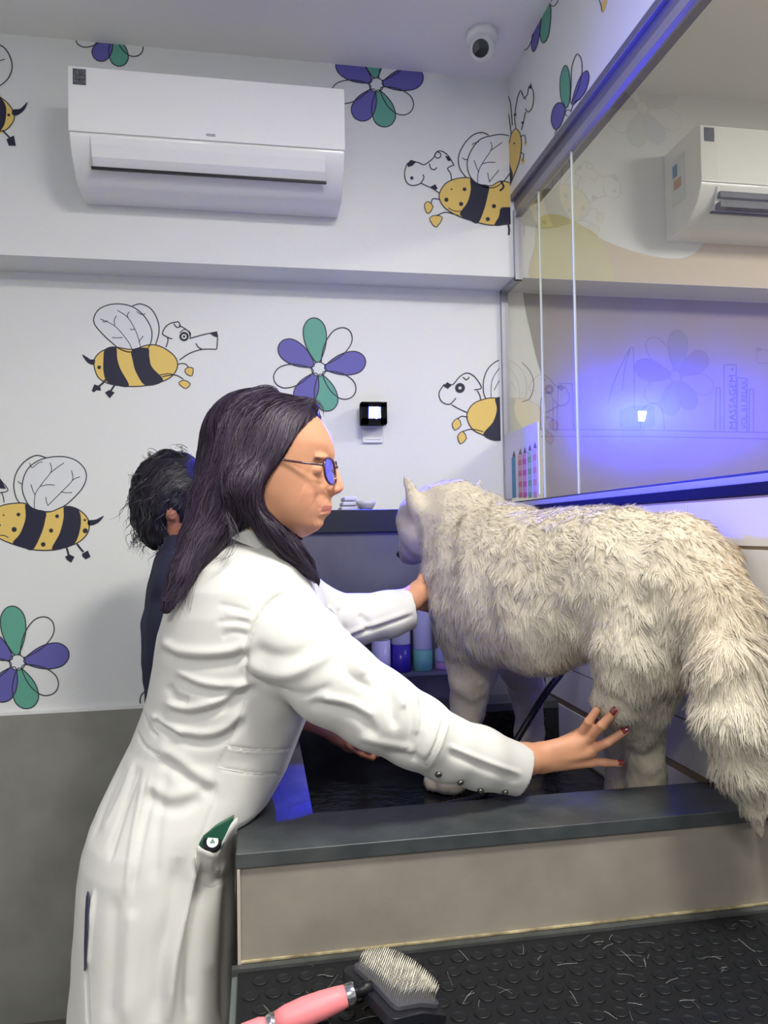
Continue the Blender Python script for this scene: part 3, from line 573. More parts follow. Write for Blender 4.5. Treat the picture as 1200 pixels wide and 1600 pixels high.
def mesh_np(name, V, Fq, m=None, parent=None, smooth=True, mats=None, col=None, nrm=None):
    me = bpy.data.meshes.new(name); k = Fq.shape[1]
    me.vertices.add(len(V)); me.vertices.foreach_set('co', np.ascontiguousarray(V, np.float32).ravel())
    me.loops.add(Fq.size); me.loops.foreach_set('vertex_index', np.ascontiguousarray(Fq, np.int32).ravel())
    me.polygons.add(len(Fq)); me.polygons.foreach_set('loop_start', np.arange(0, Fq.size, k, dtype=np.int32))
    me.update(calc_edges=True); me.validate()
    if smooth: me.polygons.foreach_set('use_smooth', [True]*len(me.polygons))
    if m: me.materials.append(m)
    if col is not None:
        a = me.color_attributes.new('col', 'FLOAT_COLOR', 'POINT'); a.data.foreach_set('color', np.concatenate([col, np.ones((len(col),1))], 1).astype(np.float32).ravel())
    if nrm is not None: me.normals_split_custom_set_from_vertices(nrm.tolist())
    o = bpy.data.objects.new(name, me); COL.objects.link(o)
    if parent: o.parent = parent; o.matrix_parent_inverse = parent.matrix_world.inverted()
    return o
def vnormals(V, Fq):
    n = np.zeros_like(V); a = V[Fq[:,0]]; b = V[Fq[:,1]]; c = V[Fq[:,2]]; d = V[Fq[:,3]] if Fq.shape[1] == 4 else c
    fn = np.cross(c-a, d-b) if Fq.shape[1] == 4 else np.cross(b-a, c-a)
    for k in range(Fq.shape[1]): np.add.at(n, Fq[:,k], fn)
    return n/(np.linalg.norm(n, axis=1)[:,None]+1e-12)
def smooth_mesh(V, Fq, it=2, lam=.5):
    E = np.concatenate([Fq[:,[i,(i+1)%Fq.shape[1]]] for i in range(Fq.shape[1])]); V = V.copy()
    deg = np.bincount(E.ravel(), minlength=len(V))[:,None]+1e-9
    for _ in range(it):
        s = np.zeros_like(V); np.add.at(s, E[:,0], V[E[:,1]]); np.add.at(s, E[:,1], V[E[:,0]]); V += lam*(s/deg-V)
    return V
def project(V):
    q = (V-EYE)@RW; return np.stack([600+F_PX*q[:,0]/q[:,2], 800+F_PX*q[:,1]/q[:,2]], 1)
def tree_of(V, Fq): return BVHTree.FromPolygons([tuple(v) for v in V], [tuple(int(i) for i in f) for f in Fq])
def hit(tree, px, py, off=0.0):
    d = Vector(tuple(ray(px,py))).normalized(); h = tree.ray_cast(Vector(tuple(EYE)), d)
    if h[0] is None: return None, None
    return np.array(h[0])+np.array(h[1])*off, np.array(h[1])
def vnoise(P, s, seed=0):
    """cheap smooth 3-D noise as a sum of rotated sines"""
    r = np.random.default_rng(seed); out = np.zeros(len(P))
    for i in range(9):
        d = r.normal(size=3); d /= np.linalg.norm(d); f = s*(0.6+1.1*r.random()); out += np.sin((P@d)*f*2*math.pi+r.random()*6.28+1.5*np.sin((P@np.roll(d,1))*f*4.1+r.random()*6))
    return out/4.0
def ribbons(name, roots, dirs, nrms, length, width, parent, m, colr, seg=4, droop=None, curl=0.0, clump=None, seed=0, taper=True, nmix=.6, path=None):
    """strands of hair as narrow tapering ribbons; returns one mesh"""
    r = np.random.default_rng(seed); N = len(roots); L = np.broadcast_to(length, (N,)).astype(float)[:,None]
    pts = [roots.copy()]; d = dirs/np.linalg.norm(dirs, axis=1)[:,None]
    if path is None:
        ph = r.random(N)*6.28; side = np.cross(d, nrms); side /= (np.linalg.norm(side, axis=1)[:,None]+1e-9)
        for k in range(seg):
            t = (k+1)/seg; dd = d.copy()
            if droop is not None: dd = dd+droop[:,None]*np.array((0,0,-1.0))*t
            dd = dd-nrms*(dd*nrms).sum(1)[:,None]*(.55*t)
            dd += side*(np.sin(ph+t*5)*curl)[:,None]
            dd /= np.linalg.norm(dd, axis=1)[:,None]; pts.append(pts[-1]+dd*L/seg)
    else: pts = path
    if clump is not None:
        tip, w = clump
        for k in range(1, len(pts)):
            t = k/(len(pts)-1); pts[k] = pts[k]+(tip(k)-pts[k])*(w*t**1.2)[:,None]
    K = len(pts); V = np.empty((N, K, 2, 3)); NR = np.empty((N, K, 2, 3))
    ra = nrms+r.normal(size=(N,3))*.5
    for k in range(K):
        tan = pts[min(k+1,K-1)]-pts[max(k-1,0)]; s = np.cross(tan, ra); s /= (np.linalg.norm(s, axis=1)[:,None]+1e-9)
        wd = width*(1-.85*(k/(K-1))**1.5 if taper else 1)*(.5 if k or path is None else .15); wd = np.broadcast_to(wd, (N,))[:,None]
        V[:,k,0] = pts[k]-s*wd; V[:,k,1] = pts[k]+s*wd
        rn = np.cross(s, tan); rn /= (np.linalg.norm(rn, axis=1)[:,None]+1e-9); rn *= np.sign((rn*nrms).sum(1))[:,None]+1e-6
        q = nrms*nmix+rn*(1-nmix); q /= (np.linalg.norm(q, axis=1)[:,None]+1e-9)
        NR[:,k,0] = q-s*.25; NR[:,k,1] = q+s*.25
    V = V.reshape(-1,3); NR = NR.reshape(-1,3); NR /= np.linalg.norm(NR, axis=1)[:,None]
    b = (np.arange(N)*K*2)[:,None]; F = np.concatenate([b+np.array([[2*k,2*k+1,2*k+3,2*k+2]]) for k in range(K-1)])
    C = np.repeat(colr, K*2, axis=0)
    o = mesh_np(name, V, F, m, parent, True, None, C, NR); o['kind'] = 'stuff'; return o
def sample_surface(V, Fq, N, seed=0, wfn=None):
    r = np.random.default_rng(seed); T = np.concatenate([Fq[:,[0,1,2]], Fq[:,[0,2,3]]]); a,b,c = V[T[:,0]],V[T[:,1]],V[T[:,2]]
    ar = np.linalg.norm(np.cross(b-a,c-a), axis=1)
    if wfn is not None: ar = ar*wfn((a+b+c)/3)
    i = r.choice(len(T), N, p=ar/ar.sum()); u = r.random((N,2)); fl = u.sum(1) > 1; u[fl] = 1-u[fl]
    vn = vnormals(V, Fq); p = a[i]+(b[i]-a[i])*u[:,:1]+(c[i]-a[i])*u[:,1:]
    w = np.stack([1-u.sum(1),u[:,0],u[:,1]],1); n = sum(vn[T[i,k]]*w[:,k:k+1] for k in range(3)); n /= np.linalg.norm(n,axis=1)[:,None]
    return p, n
# ------------------------------------------------------------------ the dog
def pr(px, py, y, r): return P3(px,py,y).astype(np.float32), r*y/F_PX
DOG = [ # chains of (px, py, depth, radius in px), blend
 ([(1042,898,1.195,103),(960,898,1.27,112),(870,905,1.38,112),(800,900,1.48,108),(752,905,1.55,82)], .05),
 ([(890,950,1.33,84),(850,960,1.37,94),(790,955,1.47,90)], .05),
 ([(770,870,1.55,88),(735,835,1.61,74),(705,815,1.66,62)], .05),
 ([(745,950,1.53,62),(735,900,1.57,62),(725,855,1.62,58)], .05),
 ([(700,812,1.67,62),(672,815,1.70,54)], .03),
 ([(668,832,1.70,42),(650,852,1.74,26),(640,866,1.79,17)], .03),
 ([(1030,950,1.175,92),(992,1020,1.175,74),(966,1088,1.20,43),(1006,1150,1.28,33),(1010,1225,1.31,32),(1010,1300,1.31,33)], .04),
 ([(1030,1010,1.19,70),(1010,1085,1.21,46)], .05),
 ([(1000,1310,1.33,32),(985,1318,1.34,30)], .02),
 ([(975,1010,1.36,55),(970,1100,1.42,34),(975,1180,1.44,28),(972,1262,1.44,28)], .04),
 ([(735,980,1.55,56),(738,1050,1.57,38),(728,1120,1.60,28),(712,1190,1.63,26),(702,1222,1.63,28),(684,1226,1.64,24)], .035),
 ([(800,985,1.64,50),(822,1070,1.72,28),(828,1140,1.74,23),(822,1195,1.74,25),(808,1205,1.76,23)], .035),
 ([(1080,905,1.14,84),(1125,960,1.06,64),(1133,1040,1.02,60),(1143,1120,1.00,58),(1157,1195,.995,44),(1176,1260,1.005,20),(1191,1312,1.015,2.5)], .04),
]
def dog_fn(P):
    d = None
    for ch, k in DOG:
        dc = None
        for i in range(len(ch)-1):
            a, ra = pr(*ch[i]); b, rb = pr(*ch[i+1]); q = cap_d(P, a, b, ra, rb); dc = q if dc is None else smin(dc, q, .012)
        d = dc if d is None else smin(d, dc, k)
    # ears: thin triangular cones
    for (a, b, ra, rb) in ((P3(655,795,1.635),P3(631,741,1.625),.024,.003),(P3(672,800,1.65),P3(634,752,1.63),.018,.004),(P3(740,785,1.76),P3(751,747,1.78),.026,.004)):
        d = smin(d, cap_d(P, a, b, ra, rb), .012)
    d = smin(d, cap_d(P, P3(742,955,1.50), P3(690,905,1.60), .05, .045), .03)
    d = smax(d, P[:,0]-.786, .02)
    d = smax(d, .8425-P[:,2], .006)
    return d
DV, DF = surfnets(dog_fn, (.25,.93,.835), (.81,1.90,1.62), .0075)
DV = smooth_mesh(DV, DF, 2); DN = vnormals(DV, DF)
DV = DV + DN*(vnoise(DV, 8, 3)*.0035+vnoise(DV, 20, 4)*.0015)[:,None]
M_dogskin = mat('cream_undercoat', (204,194,172), .8, noise_amt=.15, nscale=12)
M_fur = mat('cream_fur', (226,218,200), .55, attr='col', sheen=.2, spec=.35)
dog = mesh_np('dog', DV, DF, M_dogskin)
tag(dog, 'large fluffy cream white dog standing in the bath with its tail over the rim', 'dog')
# guides of the coat direction: (px,py,depth) -> (dpx,dpy,ddepth), length m, lay
GD = [((640,850,1.74),(25,-14,-.05),.010),((690,790,1.66),(30,-2,-.05),.016),((730,770,1.66),(30,6,-.05),.022),((700,860,1.62),(14,26,-.04),.028),((690,930,1.55),(2,30,0),.034),((760,830,1.5),(26,16,-.05),.036),((800,800,1.5),(30,6,-.05),.034),
 ((850,800,1.4),(30,8,-.06),.034),((850,900,1.3),(12,28,-.02),.040),((780,950,1.42),(-2,30,0),.040),((850,1000,1.3),(4,30,0),.036),((860,1060,1.35),(16,26,0),.030),((950,800,1.25),(30,6,-.05),.034),((950,880,1.15),(8,30,0),.038),((1000,820,1.15),(28,14,-.04),.032),
 ((1080,840,1.1),(24,22,-.03),.030),((940,1010,1.15),(6,30,0),.034),((1010,980,1.1),(6,30,0),.042),((1040,1070,1.12),(-2,30,0),.046),((960,1100,1.2),(8,28,0),.020),((1010,1160,1.28),(2,30,0),.020),((735,1100,1.58),(-2,30,0),.013),((700,1190,1.62),(-3,30,0),.012),((825,1100,1.72),(0,30,0),.013),
 ((1100,900,1.02),(14,28,0),.036),((1150,950,1.0),(8,30,0),.046),((1085,1000,1.0),(-3,30,0),.050),((1120,1080,.97),(4,30,0),.050),((1170,1080,.97),(4,30,0),.050),((1130,1180,.97),(12,28,.005),.046),((1170,1240,.99),(9,30,0),.030),((1187,1300,1.01),(4,30,0),.012)]
gp = np.array([P3(*g[0]) for g in GD]); gd = np.array([P3(g[0][0]+g[1][0], g[0][1]+g[1][1], g[0][2]+g[1][2])-P3(*g[0]) for g in GD]); gd /= np.linalg.norm(gd,axis=1)[:,None]; gl = np.array([g[2] for g in GD])
def guide(P):
    D = ((P[:,None,:]-gp[None])**2).sum(2)+1e-5; w = 1/D**2; w /= w.sum(1)[:,None]; return w@gd, w@gl
def dog_fur(N, seed, lenk, lay, width, ncl, cw):
    p, n = sample_surface(DV, DF, N, seed, lambda c: np.where(((EYE-c)*0+1)[:,0] > 0, 1, 1))
    keep = (p[:,2] > .845); p, n = p[keep], n[keep]; pix = project(p)
    face = ((EYE-p)*n).sum(1)/np.linalg.norm(EYE-p,axis=1); keep = (face > -.45); p, n, pix = p[keep], n[keep], pix[keep]
    r = np.random.default_rng(seed+50); d, L = guide(p); d -= n*(d*n).sum(1)[:,None]; d /= (np.linalg.norm(d,axis=1)[:,None]+1e-9)
    mid = np.exp(-(((pix[:,0]-840)/150)**2+((pix[:,1]-900)/90)**2))+np.exp(-(((pix[:,0]-980)/90)**2+((pix[:,1]-880)/80)**2)); swirl = (vnoise(p, 7, 11)*.5+vnoise(p, 18, 12)*.6)*(.25+1.0*mid); s = np.cross(n, d); head = np.clip((1.60-p[:,1])/.1, 0.25, 1)
    d = d+s*(swirl*head)[:,None]; d /= np.linalg.norm(d,axis=1)[:,None]
    up = lay+.13*vnoise(p, 14, 5)*(.1+mid)+r.normal(size=len(p))*.08; dd = d+n*up[:,None]+r.normal(size=p.shape)*.13
    dd /= np.linalg.norm(dd,axis=1)[:,None]
    L = L*lenk*(.5+.8*r.random(len(p))); L = np.where((p[:,1]<1.10)&(p[:,2]<1.30), L*.95, L)
    # locks: strands close together run to one tip
    cs = r.choice(len(p), min(ncl, len(p)), replace=False); from mathutils.kdtree import KDTree
    kd = KDTree(len(cs)); [kd.insert(p[c], i) for i, c in enumerate(cs)]; kd.balance()
    near = np.array([cs[kd.find(q)[1]] for q in p])
    tips = p[near]+dd[near]*(L[near]*1.05)[:,None]
    w = cw*np.clip((1.66-p[:,1])/.12, .15, 1)*(.6+.4*r.random(len(p)))*(.55+.45*np.clip(mid+np.clip((1.15-p[:,1])/.1,0,1),0,1))
    def tip(k): t = k/4; return p[near]+(tips-p[near])*t + n[near]*(.35*(t*(1-t))*L[near])[:,None]
    # colour of the hairs: cream, more beige over the rump and tail root, greyer where wet
    beige = np.clip((pix[:,0]-1010)/110,0,1)*np.clip((1090-pix[:,1])/200,0,1)
    wet = np.clip(vnoise(p,5,21)*.6+.25,0,1)*np.clip((pix[:,1]-860)/120,0,1)
    c0 = np.array(lin((226,218,198))[:3]); c1 = np.array(lin((208,187,150))[:3]); c2 = np.array(lin((192,184,170))[:3])
    c = c0+(c1-c0)*beige[:,None]*.8; c = c+(c2-c)*(wet*.4)[:,None]; c = c*(.90+.16*r.random(len(p)))[:,None]*(1+.07*vnoise(p,22,31))[:,None]
    return ribbons('fur', p-n*.002, dd, n, L, width, dog, M_fur, np.clip(c,0,1), 4, None, .25, (tip, w), seed, True, .74)
dog_fur(95000, 1, .55, .26, .0013, 5200, .75)
dog_fur(70000, 2, .70, .30, .0009, 6000, .85)
hb_ = MB(); nc = P3(628,866,1.80); hb_.ball(nc, (.014,.012,.011), None, 16, 10); hb_.build('nose', mat('dog_nose',(16,15,18),.3), dog, True)
# ------------------------------------------------------------------ the woman in the white coat
M_skin = mat('skin', (205,150,122), .5, attr='skin_tone', spec=.4, sss=.12)
def set_tone(o, cols):
    a = o.data.color_attributes.new('skin_tone', 'FLOAT_COLOR', 'POINT'); a.data.foreach_set('color', np.concatenate([cols, np.ones((len(cols),1))],1).astype(np.float32).ravel())
M_coat = mat('white_cotton', (217,216,209), .75, bump=.04, bscale=900, sheen=.1)
M_hair = mat('dark_brown_hair', (40,28,36), .46, attr='col', spec=.6)
M_pants = mat('navy_trousers', (34,34,56), .8)
HY = 1.265; HS = HY/F_PX; HC = P3(430, 740, HY)
def hz(py): return P3(430, py, HY)[2]
def tab(t, col): a = np.array(t, float); return a[:,0], a[:,col]
HT = [ #py, front midline, front cheek, back, half width m
 (618,425,425,418,.012),(624,455,453,393,.034),(634,476,474,372,.050),(648,494,491,357,.063),(662,505.5,502,348,.070),(680,515.5,511,342,.075),(697,521.5,516,340,.0765),(712,524,513,340,.0765),(722,522.5,509,341,.076),(731,526,507,344,.0755),(742,530.5,507,347,.0745),(752,534,507.5,351,.073),(761,536.5,507.5,356,.071),(766,537,507,358,.070),(771,533,506.5,361,.069),(775,524,506,364,.068),(778,518.5,505.5,366,.067),(784,516.5,506,370,.065),(789,517.5,506,374,.063),(793,519,506,377,.0615),(796.5,516.5,505.5,380,.060),(799,517,505,382,.0588),(804,515.5,503,386,.0565),(809,508.5,500.5,390,.054),(815,505,498,394,.0505),(822,503.5,495,398,.0455),(829,496,486,402,.037),(835,486,474,405,.029),(840,475,462,408,.022),(845,450,446,415,.010)]
_py = np.arange(618, 846, 1.0); _a = np.array(HT, float); _cs = [_py]
for _k in (1,2,3,4):
    _v = np.interp(_py, _a[:,0], _a[:,_k]); _w = {1:1.3,2:6,3:6,4:6}[_k]; _g = np.exp(-(np.arange(-15,16)/_w)**2); _g /= _g.sum(); _e = np.pad(_v, 15, mode='reflect', reflect_type='odd'); _cs.append(np.maximum(np.convolve(_e, _g, 'valid'), .006 if _k == 4 else 0))
HT = np.stack(_cs, 1); HPY = np.array([t[0] for t in HT], float); HZ = np.array([hz(p) for p in HPY])[::-1]
def hcol(k, z): return np.interp(z, HZ, np.array([t[k] for t in HT], float)[::-1])
YAW = math.radians(-15); CYW, SYW = math.cos(YAW), math.sin(YAW)
def to_head(P):   # world -> head frame (u forward, v left of the face is +, w up)
    q = P-HC; return CYW*q[:,0]+SYW*q[:,1], -SYW*q[:,0]+CYW*q[:,1], P[:,2]
def from_head(u, v, z): return np.array((HC[0]+CYW*u-SYW*v, HC[1]+SYW*u+CYW*v, z))
def hp(px, py, v): return from_head((px-430)*HS, v, hz(py))
def head_fn(P, infl=0.0):
    u, v, z = to_head(P.astype(np.float64)); Fm = (hcol(1,z)-430)*HS; Fc = (hcol(2,z)-430)*HS; B = (430-hcol(3,z))*HS; H = hcol(4,z)
    py = np.interp(z, HZ, HPY[::-1]); sig = np.interp(py, [650,700,722,765,776,786,800,835], [.040,.030,.0095,.0150,.012,.018,.021,.026])
    F = Fc+(Fm-Fc)*np.exp(-(v/sig)**2)
    F = F+infl; B = B+infl; H = H+infl
    ext = np.where(u > 0, F, B); p = np.where(u > 0, 2.25, 2.1)
    r = ((np.abs(u)/ext)**p+(np.abs(v)/H)**p)**(1/p)
    d = (r-1)*np.minimum(ext, H)*.85
    zt, zb = HZ[-1]+infl, HZ[0]-infl; d = np.maximum(d, np.maximum(z-zt, zb-z)*.8)
    if infl == 0.0:
        q = np.stack([u, v, z], 1)
        for sgn in (-1, 1):
            d = smax(d, -ell_d(q, ((505-430)*HS+.006, sgn*.032, hz(737)), (.016,.015,.011)), .008)      # eye socket
            d = smin(d, ell_d(q, ((498-430)*HS, sgn*.030, hz(738)), (.0125,.0135,.0115)), .005)       # closed lid over the eyeball
            d = smin(d, ell_d(q, ((507-430)*HS, sgn*.026, hz(720)), (.010,.019,.005)), .008)       # brow ridge
            d = smin(d, ell_d(q, ((522-430)*HS, sgn*.0095, hz(768)), (.011,.0062,.0062)), .003)     # nostril wing
    return d.astype(np.float32)
def body_upper(P):
    d = head_fn(P)
    d = smin(d, cap_d(P, hp(405,790,0), P3(388,880,1.31), .055, .062), .02)
    return d
bV, bF = surfnets(body_upper, (-.09,1.15,1.33), (.20,1.42,1.70), .0019)
bV = smooth_mesh(bV, bF, 1, .5)
def emboss(V, N, strokes, gain=1.0):
    px_ = project(V); facing = ((EYE-V)*N).sum(1)/np.linalg.norm(EYE-V,axis=1); disp = np.zeros(len(V))
    for pl, w, amp in strokes:
        S = np.array(spl(pl, 8, False)) if len(pl) > 2 else np.array(pl, float)
        lo = S.min(0)-3*w; hi = S.max(0)+3*w; m = np.where((px_ > lo).all(1)&(px_ < hi).all(1)&(facing > -.1))[0]
        if not len(m): continue
        A = S[:-1]; B = S[1:]; D = np.full(len(m), 1e9); T = np.zeros(len(m)); n = len(A)
        for i in range(n):
            ab = B[i]-A[i]; t = np.clip(((px_[m]-A[i])@ab)/(ab@ab+1e-9), 0, 1); dd = np.linalg.norm(px_[m]-A[i]-t[:,None]*ab, axis=1)
            b = dd < D; D[b] = dd[b]; T[b] = (i+t[b])/n
        disp[m] += gain*amp*.001*np.exp(-(D/w)**2)*np.clip(np.minimum(T,1-T)*6+.12,0,1)*np.clip((facing[m]+.1)*2.5,0,1)
    return disp
bN_ = vnormals(bV, bF)
bV = bV+bN_*emboss(bV, bN_, [([(514,776),(505,786),(499,797)],3.6,-.9),([(500,801),(508,799.5),(517,798)],1.8,-1.5),([(470,768),(482,774),(492,779)],15,1.6),([(486,752),(496,756),(505,757)],3,-.8),([(488,823),(500,821)],9,1.2),([(515,772),(511,765),(515,758)],2.2,-1.6),([(496,812),(502,811),(508,809)],3,-.7),([(489,741),(497,746),(506,745)],1.8,-1.0)])[:,None]
parts = [(bV, bF)]
# near hand and forearm
def chain(P, pts, k=.006):
    d = None
    for i in range(len(pts)-1):
        (a,ra),(b,rb) = pts[i],pts[i+1]; q = cap_d(P, a, b, ra, rb); d = q if d is None else smin(d, q, k)
    return d
def J(px,py,y,r): return (P3(px,py,y), r)
FING = {'pinky':[J(884,1192,1.236,.0105),J(922,1190,1.224,.0082),J(946,1191.5,1.213,.0070),J(968,1193,1.212,.0060)],
 'ring':[J(886,1182,1.232,.0115),J(925,1171,1.213,.0090),J(949,1160,1.190,.0076),J(977,1142,1.182,.0064)],
 'middle':[J(884,1172,1.230,.0115),J(922,1151,1.210,.0096),J(941,1133,1.180,.0080),J(961,1111,1.163,.0068)],
 'index':[J(880,1165,1.234,.0110),J(908,1148,1.222,.0092),J(920,1128,1.200,.0078),J(932,1110,1.190,.0066)],
 'thumb':[J(852,1172,1.25,.012),J(880,1160,1.272,.0105),J(905,1146,1.285,.0090),J(925,1134,1.285,.0072)]}
def hand_fn(P):
    d = cap_d(P, P3(740,1180,1.20), P3(822,1186,1.232), .036, .0265)
    d = smin(d, cap_d(P, P3(822,1186,1.232), P3(842,1184,1.236), .0255, .0245), .01)
    for (a,b,r1,r2) in ((P3(846,1172,1.236),P3(915,1153,1.220),.0135,.0105),(P3(846,1180,1.234),P3(920,1162,1.216),.0150,.0105),(P3(848,1188,1.234),P3(924,1175,1.216),.0150,.0105),(P3(846,1195,1.236),P3(922,1190,1.224),.0145,.0095)): d = smin(d, cap_d(P, a, b, r1, r2), .008)
    for f in FING.values(): d = smin(d, chain(P, f, .003), .004)
    for f in ('pinky','ring','middle','index'): d = smin(d, ell_d(P, FING[f][1][0], (FING[f][1][1]*1.0,)*3), .004)
    return d
hV, hF = surfnets(hand_fn, (.15,1.12,.94), (.66,1.31,1.18), .0016)
parts.append((smooth_mesh(hV, hF, 1), hF))
FAR = [[J(662,905,1.575,.0135),J(672,893,1.60,.0105),J(680,888,1.63,.0088)],
 [J(660,925,1.58,.0115),J(668,915,1.615,.0092),J(676,905,1.65,.0078)],[J(662,932,1.58,.0115),J(670,928,1.62,.0094),J(680,922,1.655,.008)],[J(662,940,1.575,.0112),J(672,940,1.615,.009),J(682,938,1.65,.0078)],[J(658,947,1.57,.0105),J(670,951,1.60,.0084),J(680,952,1.635,.0072)]]
def far_fn(P):
    d = cap_d(P, P3(575,960,1.52), P3(640,938,1.55), .032, .0245)
    d = smin(d, cap_d(P, P3(640,937,1.55), P3(655,926,1.565), .0245, .027), .012)
    for a in ((662,905),(664,920),(664,932),(660,943)): d = smin(d, cap_d(P, P3(648,932,1.56), P3(a[0],a[1],1.578), .0165, .0125), .008)
    for f in FAR: d = smin(d, chain(P, f, .003), .004)
    return d
fV, fF = surfnets(far_fn, (.16,1.45,1.15), (.44,1.70,1.42), .0022)
parts.append((smooth_mesh(fV, fF, 1), fF))
# trunk and legs under the clothes, down to the floor
def legs_fn(P):
    d = None
    for s in (-1,1):
        y = 1.34+s*.09
        c = chain(P, [((-.18,y,.86),.08),((-.19,y,.50),.062),((-.19,y,.10),.040)], .03); d = c if d is None else smin(d, c, .03)
    d = smin(d, cap_d(P, (-.17,1.34,.92), (-.03,1.33,1.20), .10, .11), .08)
    return smin(d, cap_d(P, (-.03,1.33,1.20), P3(388,880,1.31), .11, .055), .06)
lV, lF = surfnets(legs_fn, (-.32,1.1,.04), (.16,1.56,1.42), .010)
parts.append((lV, lF))
def join_parts(parts):
    o = 0; Vs = []; Fs = []
    for V, Fq in parts: Vs.append(V); Fs.append(Fq+o); o += len(V)
    return np.concatenate(Vs), np.concatenate(Fs)
woman = thing('person', 'person with long dark hair and glasses in a white lab coat leaning over the bath', 'person', (-.13,1.34,0))
BV, BF = join_parts(parts); body = mesh_np('body', BV, BF, M_skin, woman)
pix = project(BV); tone = np.tile(np.array(lin((206,150,116))[:3]), (len(BV),1))
def blob(cx,cy,rx,ry,col,k,ymin=0,ymax=9):
    w = np.exp(-(((pix[:,0]-cx)/rx)**2+((pix[:,1]-cy)/ry)**2))*k*((BV[:,1] > ymin)&(BV[:,1] < ymax)); tone[:] = tone+(np.array(lin(col)[:3])-tone)*w[:,None]
blob(486,775,24,20,(216,142,122),.3); blob(530,766,8,8,(214,134,116),.6)
u_, v_, z_ = to_head(BV); pyv = np.interp(z_, HZ, HPY[::-1])
lipm = np.clip(1-((pyv-797.5)/7)**2-((pix[:,0]-513)/12)**2,0,1)*(np.abs(v_) < .024)*(u_ > (505-430)*HS)*(BV[:,1] < 1.4)*(z_ > 1.4); lipm = np.clip(lipm*2.2,0,1)*.7
tone[:] = tone+(np.array(lin((176,92,96))[:3])-tone)*lipm[:,None]
tone *= (1+.05*vnoise(BV,14,8))[:,None]; set_tone(body, np.clip(tone,0,1))
# nails
M_nail = mat('dark_red_nail_polish', (128,44,52), .15, coat=1)
def nail(tip, prev, r, parent):
    t = Vector(tuple(tip[0]-prev[0])).normalized(); view = Vector(tuple(EYE-tip[0])).normalized(); n = (view-t*view.dot(t)).normalized()
    n = (n*.8+Vector((0,0,.45))).normalized(); n = (n-t*n.dot(t)).normalized(); s = t.cross(n); c = Vector(tuple(tip[0]))+t*(tip[1]*.15); q = MB(); vs = []; R = tip[1]
    for i in range(7):
        a = -1+2*i/6
        for j in range(6):
            b = -1+2*j/5; x = a*R*.78*(1-.18*max(b,0)); h = math.sqrt(max(0,R*R-(x)**2))*1.03+.0004-(.10*R*b*b); vs.append(c+s*x+n*h+t*(b*R*.95))
    q.add(vs, [(i*6+j,(i+1)*6+j,(i+1)*6+j+1,i*6+j+1) for i in range(6) for j in range(5)]); o = q.build('fingernail', M_nail, parent, True); md = o.modifiers.new('t','SOLIDIFY'); md.thickness = .0007; md.offset = 1
for f in ('pinky','ring','middle'): nail(FING[f][-1], FING[f][-2], None, body)
# face details
for sg in (-1,1):
    q = MB(); q.tube([hp(489,741,sg*.044),hp(494.5,743.5,sg*.041),hp(501,744.5,sg*.035),hp(505,744,sg*.028),hp(506,742.5,sg*.022)], [.0006,.0012,.0014,.0012,.0006], None, 6)
    q.build('eyelashes', mat('lash_black',(24,16,20),.6), body, True)
# ---- coat
CY = 1.335
CR = [(826,352,432,.060),(842,326,456,.098),(860,308,474,.140),(885,289,490,.180),(915,273,500,.200),(950,258,508,.207),(985,249,512,.205),(1030,243,508,.196),(1080,232,496,.182),(1110,222,485,.174),(1150,207,469,.168),(1200,181,448,.174),(1240,159,424,.186),(1270,145,388,.192),(1300,136,374,.196),(1340,130,371,.199),(1400,126,370,.202),(1480,121,369,.206),(1560,115,368,.212),(1640,112,368,.216)]
cz = np.array([P3(300,c[0],CY)[2] for c in CR])[::-1]; cxl = np.array([P3(c[1],c[0],CY)[0] for c in CR])[::-1]; cxr = np.array([P3(c[2],c[0],CY)[0] for c in CR])[::-1]; chy = np.array([c[3] for c in CR])[::-1]
SLV = [((432,965,1.235),.062),((462,1008,1.175),.071),((520,1062,1.150),.0665),((590,1108,1.145),.0610),((650,1142,1.160),.0550),((700,1170,1.180),.0505),((745,1184,1.198),.0485),((812,1203,1.230),.0440)]
FSL = [((450,930,1.44),.065),((500,962,1.49),.055),((560,968,1.52),.0490),((606,960,1.54),.0470),((641,950,1.555),.0455)]
